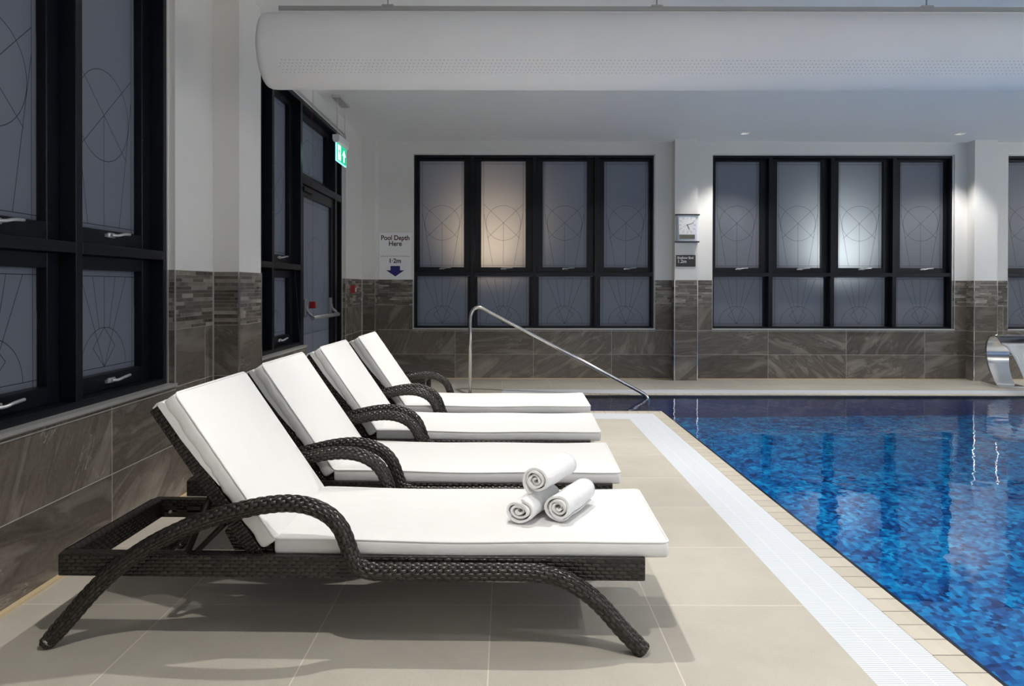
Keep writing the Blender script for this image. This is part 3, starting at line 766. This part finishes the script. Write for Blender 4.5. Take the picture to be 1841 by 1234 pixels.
# ------------------------------------------------------------------ sun loungers
# local frame: x along the lounger (feet +), y across, z up; origin on the floor at its centre
ARC = [(-1.012, 0.012), (-0.93, 0.104), (-0.848, 0.197), (-0.76, 0.278), (-0.658, 0.348), (-0.549, 0.403), (-0.439, 0.444), (-0.349, 0.468), (-0.270, 0.484), (-0.192, 0.490), (-0.121, 0.480),
       (-0.062, 0.452), (-0.024, 0.412), (-0.003, 0.366), (0.013, 0.320), (0.036, 0.285), (0.079, 0.267), (0.154, 0.264), (0.375, 0.266), (0.555, 0.268), (0.660, 0.261), (0.735, 0.238), (0.800, 0.196),
       (0.851, 0.149), (0.909, 0.083), (0.955, 0.036), (0.978, 0.012)]
PHI = math.atan2(0.822, -0.569)
U = Vector((-0.569, 0, 0.822)).normalized(); NB = Vector((-0.822, 0, -0.569)).normalized()
P0 = Vector((-0.262, 0, 0.362))
def bp(t, n, y=0.0): return P0+U*t+NB*n+Vector((0, y, 0))
def woven_tube(path, r, n=40, step=0.005):
    pts = resample(spline([(x, 0, z) for x, z in path], 10), step); N = len(pts)
    rows = []; rowsn = 2*round(2*PI*r/0.0125/2); L = 0.0; Ls = []
    for i, p in enumerate(pts):
        if i: L += (p-pts[i-1]).length
        Ls.append(L)
        T = (pts[min(i+1, N-1)]-pts[max(i-1, 0)]).normalized(); w = Vector((0, 1, 0)); u = w.cross(T)
        rr = r*(0.86+0.14*min(1, min(L, 9)/0.06)); ring_ = []
        for k in range(n):
            a = k/n*rowsn; row = int(a) % rowsn; fv = a-int(a); fu = (L/0.030+0.5*(row % 2)) % 1
            h = (max(0, math.sin(PI*fu))**0.6)*(max(0, math.sin(PI*fv))**0.5)
            q = rr-0.0016+0.0028*h; ang = 2*PI*k/n
            ring_.append(p+w*(q*0.92*math.sin(ang))+u*(q*math.cos(ang)))
        rows.append(ring_)
    mb = MB(); mb.grid(rows, lambda i, j: (Ls[min(i, N-1)], j*rowsn*0.0125/n), 0, True, True)
    mb.face(list(reversed(rows[0]))); mb.face(rows[-1]); return mb, pts
def make_lounger():
    t = empty('sun_lounger')
    f = MB()                                             # wicker base frame
    f.box(-0.99, 0.99, -0.330, -0.285, 0.229, 0.304).box(-0.99, 0.99, 0.285, 0.330, 0.229, 0.304)
    f.box(-0.99, -0.945, -0.285, 0.285, 0.229, 0.304).box(0.945, 0.99, -0.285, 0.285, 0.229, 0.304)
    f.box(-0.36, -0.315, -0.285, 0.285, 0.229, 0.290).box(0.36, 0.40, -0.285, 0.285, 0.229, 0.285)
    f.build('base_frame', M['wicker'], t, bevel=0.005)
    MB().box(-0.30, 0.945, -0.285, 0.285, 0.278, 0.296).build('seat_deck', M['wicker'], t)
    mbt, pts = woven_tube(ARC, 0.0285)
    arch = None
    for sy in (-1, 1):
        if arch is None: arch = mbt.build('arch_leg', M['wicker'], t, weld=False); arch.location = (0, sy*0.358, 0); a = arch
        else: a = arch.copy(); C.objects.link(a); a.parent = t; a.location = (0, sy*0.358, 0)
        for (q0, q1) in ((Vector((-1.012, 0, 0.012)), Vector((-0.93, 0, 0.104))), (Vector((0.978, 0, 0.012)), Vector((0.909, 0, 0.083)))):
            d = (q1-q0).normalized(); c = q0+d*0.004
            fb = MB(); fb.tube([c-d*0.006, c+d*0.003, c+d*0.014], 0.02, 16, 0, True, radii=[0.014, 0.021, 0.0235])
            fb.tube([c+d*0.0145, c+d*0.0235], 0.0245, 16, 1); fb.build('foot_cap', [M['black'], M['satin']], a)
    # backrest panel: side bars, cross bars and woven slab
    b = MB()
    for sy in (-1, 1): b.obox(bp(0.262, 0.089, sy*0.285), U*0.328, Vector((0, 0.020, 0)), NB*0.024)
    for tt in (-0.04, 0.565): b.obox(bp(tt, 0.089), Vector((0, 0.266, 0)), U*0.020, NB*0.022)
    b.obox(bp(0.265, 0.080), U*0.29, Vector((0, 0.266, 0)), NB*0.009)
    b.build('backrest', M['wicker'], t, bevel=0.004)
    # lower gusset where the backrest meets the rails
    for sy in (-1, 1):
        g = MB(); g.prism([(-0.405, 0.306), (-0.262, 0.306), (-0.300, 0.345), (-0.415, 0.400), (-0.440, 0.372)], sy*0.275-0.012, sy*0.275+0.012)
        g.build('hinge_gusset', M['wicker'], t)
    # adjustable prop
    for sy in (-1, 1):
        p = MB(); y = sy*0.24
        p.obox(bp(0.245, 0.122, y), U*0.026, Vector((0, 0.018, 0)), NB*0.014)
        p.tube([bp(0.235, 0.135, y), (-0.598, y, 0.262)], 0.012, 10); p.tube([(-0.440, y, 0.400), (-0.585, y, 0.255)], 0.010, 10)
        p.build('prop_strut', M['darkmetal'], t)
        k = MB(); yy = sy*0.279; k.box(-0.93, -0.42, yy-0.005, yy+0.005, 0.236, 0.262)
        for xx in (-0.90, -0.80, -0.70, -0.60, -0.50): k.box(xx-0.035, xx+0.020, yy-0.005, yy+0.005, 0.255, 0.278)
        k.cyl((-0.905, yy-0.010, 0.256), (-0.905, yy+0.010, 0.256), 0.007, 8, 1).cyl((-0.475, yy-0.010, 0.256), (-0.475, yy+0.010, 0.256), 0.007, 8, 1)
        k.build('ratchet_plate', [M['darkmetal'], M['satin']], t)
    # cushions
    sb = MB(); hx, hy, hz = 0.668, 0.306, 0.029
    sg = lambda x, y: -0.004*math.cos(x*3.0)+0.002*math.sin(x*9+y*3)
    ff = soft_box(sb, (0.405, 0, 0.3265), hx, hy, hz, 0.014, bulge=0.007, n=(24, 12, 3), sag=sg)
    seat = sb.build('seat_cushion', M['fabric'], t)
    def loop(hx, hy, z, r=0.020):
        P = []
        for cx, cy, a0 in ((hx-r, hy-r, 0), (-(hx-r), hy-r, 90), (-(hx-r), -(hy-r), 180), (hx-r, -(hy-r), 270)):
            for k in range(5):
                a = math.radians(a0+22.5*k); P.append((cx+r*math.cos(a), cy+r*math.sin(a), z))
        Q = []
        for a, b in zip(P, P[1:]+P[:1]):
            n = max(1, int(math.dist(a, b)/0.06))
            for k in range(n): Q.append(tuple(a[i]+(b[i]-a[i])*k/n for i in range(3)))
        return Q
    pp = MB(); pp.tube([(x+0.405, y, z+0.3265+sg(x, y)) for x, y, z in loop(hx-0.001, hy-0.001, hz-0.004)], 0.0042, 8, closed=True)
    pp.build('piping', M['piping'], seat)
    cbm = MB(); M3 = Matrix((U, Vector((0, 1, 0)), -NB)).transposed()      # local x up the back, z towards the sitter
    L = 0.600; c = bp(0.288, 0.031)
    fold = lambda x, y: 0.0034*math.sin(x*75+4*y+2*math.sin(x*19))*max(0, min(1, (abs(y)-0.20)*9))
    soft_box(cbm, c, L/2+0.004, hy, 0.030, 0.014, M3=M3, bulge=0.008, n=(26, 12, 3), sag=fold)
    bc = cbm.build('back_cushion', M['fabric'], t)
    pp = MB(); pp.tube([tuple(c+M3 @ Vector((x, y, z))) for x, y, z in loop(L/2+0.003, hy-0.001, 0.026)], 0.0042, 8, closed=True); pp.build('piping', M['piping'], bc)
    hd = MB(); poly = [(0.580, 0.050), (0.592, 0.056), (0.597, 0.068), (0.590, 0.078), (0.45, 0.077), (0.34, 0.070), (0.245, 0.058), (0.30, 0.050)]
    hd.prism(poly, -0.307, 0.307, f=lambda a, b, y: tuple(bp(a, b, y)))
    hd.prism([(0.585, 0.060), (0.600, 0.070), (0.606, 0.100), (0.600, 0.120), (0.575, 0.124), (0.45, 0.118), (0.45, 0.114), (0.590, 0.116), (0.598, 0.100), (0.592, 0.080)], -0.262, 0.262, f=lambda a, b, y: tuple(bp(a, b, y)))
    hd.build('hood', M['fabric'], bc, bevel=0.004)
    return t
LOUNGE = [(-0.52, 2.695, -0.018, 'white cushioned wicker sun lounger nearest the camera, with rolled towels on it'),
          (-0.493, 3.592, -0.026, 'second white cushioned wicker sun lounger, just behind the one carrying the towels'),
          (-0.485, 4.505, -0.028, 'third white cushioned wicker sun lounger, between the second and the farthest one'),
          (-0.464, 5.395, -0.012, 'farthest white cushioned wicker sun lounger, next to the low wicker side table')]
proto = make_lounger()
for i, (x, y, rz, lab) in enumerate(LOUNGE):
    o = proto if i == 0 else copy_tree(proto)
    for ch in [c for c in bpy.data.objects if c.parent == o]:      # backrest and cushions pushed a little towards the head end
        if not ch.name.startswith(('base_frame', 'arch_leg', 'seat_deck', 'ratchet')): ch.location.x = -(0, 0.043, 0.020, 0)[i]
    o.location = (x, y, 0); o.rotation_euler = (0, 0, rz); tag(o, lab, 'sun lounger', 'sun loungers in a row beside the pool')

# side table
t = empty('side_table', (-0.98, 6.63, 0), 0, 'low dark brown square wicker side table behind the farthest lounger', 'table')
MB().box(-0.27, 0.26, -0.28, 0.28, 0.415, 0.45).build('table_top', M['wicker'], t, bevel=0.004)
MB().box(-0.255, 0.245, -0.265, 0.265, 0.34, 0.415).build('apron', M['wicker'], t)
for sx in (-0.255, 0.20):
    for sy in (-0.265, 0.22): MB().box(sx, sx+0.045, sy, sy+0.045, 0, 0.34).build('leg', M['wicker'], t)

# ------------------------------------------------------------------ rolled towels on the nearest lounger
def towel(name, base, ang, r, length, squash, turns, start, label, tail=0.0, seed=0):
    rnd = random.Random(seed); t = 0.0085; prof = []; n = 26
    tot = turns*2*PI; steps = int(turns*n)
    for i in range(steps+1):
        a = i/steps*tot; rr = 0.006+(r-t/2-0.006)*(a/tot)
        wob = 1+0.05*math.sin(a*1.3+seed)+0.03*math.sin(a*2.9+2*seed)
        prof.append((rr*wob*math.cos(a+start), rr*wob*math.sin(a+start)*squash))
    if tail:
        x, z = prof[-1]; dx, dz = x-prof[-2][0], z-prof[-2][1]; m = math.hypot(dx, dz)
        for k in range(1, 5): prof.append((x+dx/m*tail*k/4, z+dz/m*tail*k/4))
    N = len(prof); mb = MB(); slices = 12; G = []
    for s in range(slices+1):
        y = (s/slices)*length; row = []
        k = 1+0.03*math.sin(s*0.9+seed)+(-0.05 if s in (0, slices) else 0)
        for side in (1, -1):
            idx = range(N) if side > 0 else range(N-1, -1, -1)
            for i in idx:
                a, b = prof[max(i-1, 0)], prof[min(i+1, N-1)]; dx, dz = b[0]-a[0], b[1]-a[1]; m = math.hypot(dx, dz) or 1
                hw = t*0.47*side*(0.35 if i in (0, N-1) else 1); x = prof[i][0]+dz/m*hw; z = prof[i][1]-dx/m*hw
                yy = y + (0.004*math.sin(i*0.37+seed)+0.003*math.sin(i*0.11) if s in (0, slices) else 0)
                row.append((x*k, yy, z*k))
        G.append(row)
    mb.grid(G, None, 0, True, True)
    m2 = 2*N
    for s, rev in ((0, False), (slices, True)):      # close the rolled ends
        row = G[s]
        for i in range(N-1):
            q = [row[i], row[i+1], row[m2-2-i], row[m2-1-i]]; mb.face(q if not rev else q[::-1], None, 0, False)
    zmin = min(p[2] for row in G for p in row)
    o = mb.build(name, M['towel']); o.location = (base[0], base[1], base[2]-zmin); o.rotation_euler = (0, 0, ang)
    return tag(o, label, 'towel', 'rolled towels stacked on the nearest lounger')
ZT0 = 0.3645
towel('rolled_towel', (0.042, 2.520, ZT0), math.radians(-26), 0.062, 0.26, 0.70, 2.8, 2.2, 'rolled white towel, bottom left one of the stack, its flattened coil open to the left', 0.025, 1)
towel('rolled_towel', (0.185, 2.530, ZT0), math.radians(-27), 0.056, 0.27, 0.93, 3.3, 3.4, 'rolled white towel, bottom right one of the stack, resting on the cushion', 0.0, 2)
towel('rolled_towel', (0.104, 2.550, ZT0+0.088), math.radians(-28), 0.057, 0.27, 0.93, 3.5, 0.9, 'rolled white towel lying on top of the two others', 0.018, 3)

# ------------------------------------------------------------------ pool hand rail
hr = empty('pool_handrail', (0.5, 7.86, 0), 0, 'polished steel hand rail sloping down into the pool', 'hand rail')
pts = [(-0.905, 0, 0.0), (-0.905, 0, 0.80)]+spline([(-0.905, 0, 0.84), (-0.898, 0, 0.90), (-0.870, 0, 0.955), (-0.825, 0, 0.982), (-0.775, 0, 0.975), (-0.70, 0, 0.935)], 5)+[(0.30, 0, 0.408)]
pts += spline([(0.85, 0, 0.118), (0.98, 0, 0.048), (1.05, 0, 0.002), (1.075, 0, -0.05), (1.078, 0, -0.12), (1.078, 0, -0.5)], 5)
MB().tube(pts, 0.0195, 16).build('rail_tube', M['chrome'], hr)
MB().cyl((-0.905, 0, 0.0), (-0.905, 0, 0.012), 0.042, 20).build('floor_flange', M['chrome'], hr)

# ------------------------------------------------------------------ steel swan-neck water spout at the right
sp = empty('water_spout', (6.09, 8.62, 0), math.radians(-101.5), 'curved polished steel water spout on a plate at the far pool edge', 'fountain')
MB().box(-0.30, 0.16, -0.15, 0.15, 0.0, 0.030).build('base_plate', M['chrome'], sp, bevel=0.003)
sec = [(0.0, 0.030), (-0.08, 0.10), (-0.16, 0.19), (-0.21, 0.30), (-0.215, 0.42), (-0.16, 0.54), (-0.05, 0.615), (0.08, 0.635), (0.22, 0.610), (0.36, 0.545)]
cs = spline([(a, 0, b) for a, b in sec], 5); N = len(cs); outer, inner, HW = [], [], []
for i, p in enumerate(cs):
    T = (cs[min(i+1, N-1)]-cs[max(i-1, 0)]).normalized(); n_ = Vector((-T.z, 0, T.x)); hw = 0.004+0.020*math.sin(PI*min(1, i/(N*0.85)))**2
    outer.append(p+n_*-hw); inner.append(p+n_*hw); HW.append(0.10+0.10*(i/(N-1))**1.5)
path = outer+inner[::-1]; WW = HW+HW[::-1]
mb = MB(); mb.grid([[(p.x, k*w_, p.z) for p, w_ in zip(path, WW)] for k in (-1, -0.97, -0.5, 0, 0.5, 0.97, 1)], None, 0, True, True)
for k in (-1, 1):
    for i in range(N-1):
        mb.face([(outer[i].x, k*HW[i], outer[i].z), (outer[i+1].x, k*HW[i+1], outer[i+1].z), (inner[i+1].x, k*HW[i+1], inner[i+1].z), (inner[i].x, k*HW[i], inner[i].z)])
mb.build('curved_blade', M['chrome'], sp, weld=False)
ws = MB(); G = []
for k in range(17):
    f = k/16; x = 0.355+0.60*f; z = 0.548-0.14*f-0.43*f*f; G.append([(x, y*(1-0.12*f), z) for y in [-0.19+0.38*i/12 for i in range(13)]])
ws.grid(G, lambda i, j: (i*0.05, j*0.03)); o = ws.build('falling_water', M['fall'], sp)
so_ = o.modifiers.new('thick', 'SOLIDIFY'); so_.thickness = 0.006

# ------------------------------------------------------------------ signs, clock, small wall things
def text_mesh(name, body, size, mat, parent, loc, align='CENTER', ext=0.0006, sx=1.0, off=0.0, rot=(PI/2, 0, 0)):
    cu = bpy.data.curves.new(name, 'FONT'); cu.body = body; cu.size = size; cu.align_x = align; cu.extrude = ext; cu.offset = off
    tmp = bpy.data.objects.new('tmp', cu); C.objects.link(tmp)
    bpy.context.view_layer.update()
    me = bpy.data.meshes.new_from_object(tmp.evaluated_get(bpy.context.evaluated_depsgraph_get())); bpy.data.objects.remove(tmp)
    me.materials.clear(); me.materials.append(mat)
    o = bpy.data.objects.new(name, me); C.objects.link(o); o.parent = parent; o.location = loc; o.rotation_euler = rot; o.scale = (sx, 1, 1); return o
sg_ = empty('pool_depth_sign', (-1.4655, YB, 1.305), 0, 'white pool depth sign with blue arrow on the back wall', 'sign')
MB().box(-0.2085, 0.2085, -0.006, 0, 0.0, 0.612).build('board', M['signwhite'], sg_)
Yt = -0.0068
text_mesh('lettering', 'Pool Depth', 0.088, M['maroon'], sg_, (0, Yt, 0.518), off=0.0018, sx=0.92)
text_mesh('lettering', 'Here', 0.088, M['maroon'], sg_, (0, Yt, 0.442), off=0.0018, sx=0.95)
text_mesh('lettering', '1\u00b72m', 0.082, M['maroon'], sg_, (-0.005, Yt, 0.218), off=0.0018)
wv = []
for k in range(10):
    for a in range(0, 8): wv.append((-0.195+0.039*(k+a/8), 0.312-0.012*math.sin(PI*a/8)))
w_ = MB()
lead(w_, wv+[(0.195, 0.312)], -0.0062, w=0.0035)
w_.mi = [0]*len(w_.mi); w_.build('wave_line', M['maroon'], sg_, weld=False)
MB().prism([(-0.063, 0.177), (0.063, 0.177), (0.063, 0.120), (0.118, 0.120), (0, 0.038), (-0.118, 0.120), (-0.063, 0.120)], -0.0068, -0.006).build('arrow', M['navy'], sg_)

XC = 2.3195
bs = empty('shallow_end_sign', (2.314, 9.145, 1.476), 0, 'small black shallow end sign on the pillar under the clock', 'sign')
MB().box(-0.126, 0.126, -0.008, 0, 0, 0.150).build('board', M['blacksign'], bs)
text_mesh('lettering', 'Shallow End', 0.043, M['lettering'], bs, (-0.112, -0.0088, 0.100), 'LEFT', off=0.0004)
text_mesh('lettering', '1.2m', 0.060, M['lettering'], bs, (-0.110, -0.0088, 0.048), 'LEFT', off=0.0006)

ck = empty('wall_clock', (2.3285, 9.145, 1.786), 0, 'silver square wall clock with black bars on the pillar', 'clock')
MB().box(-0.155, 0.155, -0.05, 0, 0.349, 0.366).build('end_bar', M['black'], ck, bevel=0.002)
MB().box(-0.160, 0.150, -0.05, 0, 0.0, 0.017).build('end_bar', M['black'], ck, bevel=0.002)
cm = MB(); G = []
for i in range(13):
    x = -0.140+0.28*i/12; y = -0.028-0.014*(1-(x/0.14)**2); G.append([(x, y, 0.017), (x, y, 0.349)])
cm.grid(G); cm.face([(-0.14, -0.028, 0.017), (-0.14, 0, 0.017), (-0.14, 0, 0.349), (-0.14, -0.028, 0.349)]).face([(0.14, -0.028, 0.017), (0.14, 0, 0.017), (0.14, 0, 0.349), (0.14, -0.028, 0.349)])
cm.build('case', M['dial'], ck)
MB().box(-0.115, 0.10, -0.045, -0.03, 0.105, 0.325).build('dial', M['signwhite'], ck)
cz, cx0 = 0.225, -0.006
for h in range(12):
    tk = MB()
    a = PI/2-h*PI/6
    if h == 0: r0, r1 = 0.075, 0.090
    else: r0, r1 = 0.080, 0.108
    k = 1.0/max(abs(math.cos(a)), abs(math.sin(a)))*0.92 if h % 3 else 1
    p, q = Vector((math.cos(a), math.sin(a)))*r0*k, Vector((math.cos(a), math.sin(a)))*r1*k
    if cz+q.y > 0.105-0.01: lead(tk, [(cx0+p.x, cz+p.y), (cx0+q.x, cz+q.y)], -0.0452, w=0.005); tk.mi = [0]*len(tk.mi); tk.build('hour_mark', M['greybar'], ck, weld=False)
for nm, a, b, yy, w_ in (('minute_hand', (cx0-0.01, cz-0.004), (cx0+0.085, cz+0.030), -0.0460, 0.005), ('hour_hand', (cx0-0.004, cz+0.008), (cx0+0.028, cz-0.055), -0.0462, 0.007), ('second_hand', (cx0+0.01, cz+0.006), (cx0-0.06, cz-0.03), -0.0464, 0.002)):
    hd = MB(); lead(hd, [a, b], yy, w=w_); hd.mi = [0]*len(hd.mi); hd.build(nm, M['black'], ck, weld=False)
MB().box(-0.105, 0.09, -0.0475, -0.04, 0.045, 0.100).build('display', M['lcd'], ck)

cp = empty('call_point', (XL, 8.45, 1.13), 0, 'small red fire alarm call point box on the tiled wall', 'alarm')
MB().box(0, 0.055, -0.045, 0.045, 0.0, 0.092).build('box', M['red'], cp, bevel=0.004)
MB().box(0.055, 0.058, -0.024, 0.024, 0.018, 0.066).build('press_panel', M['signwhite'], cp)

pc = empty('emergency_pull_cord', (-1.785, 6.5, ZC), 0, 'thin red emergency pull cord hanging in front of the dark door', 'pull cord')
MB().cyl((0, 0, -0.018), (0, 0, 0), 0.035, 20).build('ceiling_switch', M['white'], pc)
MB().cyl((0, 0, -2.5), (0, 0, -0.018), 0.0012, 6).build('cord', M['red'], pc)
mb = MB(); mb.prism([(-0.032, -2.112), (0.032, -2.112), (0.028, -2.048), (-0.028, -2.048)], -0.012, 0.012); mb.build('pull_block', M['red'], pc, bevel=0.004)

ex = empty('exit_sign', (-1.70, 7.25, ZC), 0, 'lit green exit sign hanging on chains above the door', 'sign')
MB().box(-0.045, 0.045, -0.205, 0.205, -0.030, 0.0).build('ceiling_plate', M['satin'], ex, bevel=0.003)
hs = MB(); hs.prism([(0.035*math.cos(PI*k/8+PI), -0.435+0.04*math.sin(PI*k/8+PI)) for k in range(9)]+[(0.035, -0.395), (-0.035, -0.395)], -0.215, 0.215); hs.build('housing', M['white'], ex)
MB().box(-0.006, 0.006, -0.212, 0.212, -0.655, -0.462).build('acrylic_panel', M['exitedge'], ex)
for sx in (1, -1):
    gp = MB().box(*sorted((sx*0.006, sx*0.008)), -0.200, 0.200, -0.645, -0.470).build('green_face', M['exitgreen'], ex)
    pk = MB()
    X = sorted((sx*0.008, sx*0.0095)); F = lambda a, b, y: (y, a, b)
    pk.prism([(0.05+0.0, -0.49), (0.09, -0.53), (0.11, -0.56)][0:0] or [(0.095, -0.500), (0.165, -0.560), (0.115, -0.560), (0.115, -0.625), (0.075, -0.625), (0.075, -0.560), (0.025, -0.560)], X[0], X[1], f=F)
    pk.prism([(-0.165, -0.485), (-0.045, -0.485), (-0.045, -0.632), (-0.165, -0.632)], X[0], X[1], f=F)
    pk.build('pictogram', M['exitwhite'], gp)
    rn = MB(); X = sorted((sx*0.0095, sx*0.0105))
    rn.prism([(-0.100+0.012*math.cos(k*PI/5), -0.507+0.012*math.sin(k*PI/5)) for k in range(10)], *X, f=F)
    rn.prism([(-0.125, -0.523), (-0.090, -0.528), (-0.095, -0.570), (-0.118, -0.575)], *X, f=F)
    rn.prism([(-0.095, -0.530), (-0.060, -0.548), (-0.064, -0.556), (-0.095, -0.545)], *X, f=F)
    rn.prism([(-0.122, -0.528), (-0.150, -0.550), (-0.146, -0.558), (-0.116, -0.540)], *X, f=F)
    rn.prism([(-0.096, -0.568), (-0.075, -0.595), (-0.085, -0.624), (-0.094, -0.620), (-0.088, -0.596), (-0.110, -0.572)], *X, f=F)
    rn.prism([(-0.118, -0.570), (-0.125, -0.600), (-0.152, -0.612), (-0.148, -0.620), (-0.116, -0.606), (-0.104, -0.572)], *X, f=F)
    rn.build('running_figure', M['exitgreen'], gp)
for y in (-0.17, 0.17):
    ch = MB(); z = -0.03; k = 0
    while z > -0.39:
        P = [(0.006*math.cos(a)*(1 if k % 2 else 0), y+0.006*math.cos(a)*(0 if k % 2 else 1), z-0.012+0.013*math.sin(a)) for a in [2*PI*j/10 for j in range(10)]]
        ch.tube(P, 0.0013, 5, closed=True); z -= 0.0215; k += 1
    ch.build('chain', M['satin'], ex)
MB().tube(spline([(0.004, -0.165, -0.03), (0.012, -0.155, -0.15), (0.006, -0.165, -0.26), (0.010, -0.17, -0.395)], 5), 0.002, 6).build('power_cord', M['white'], ex)
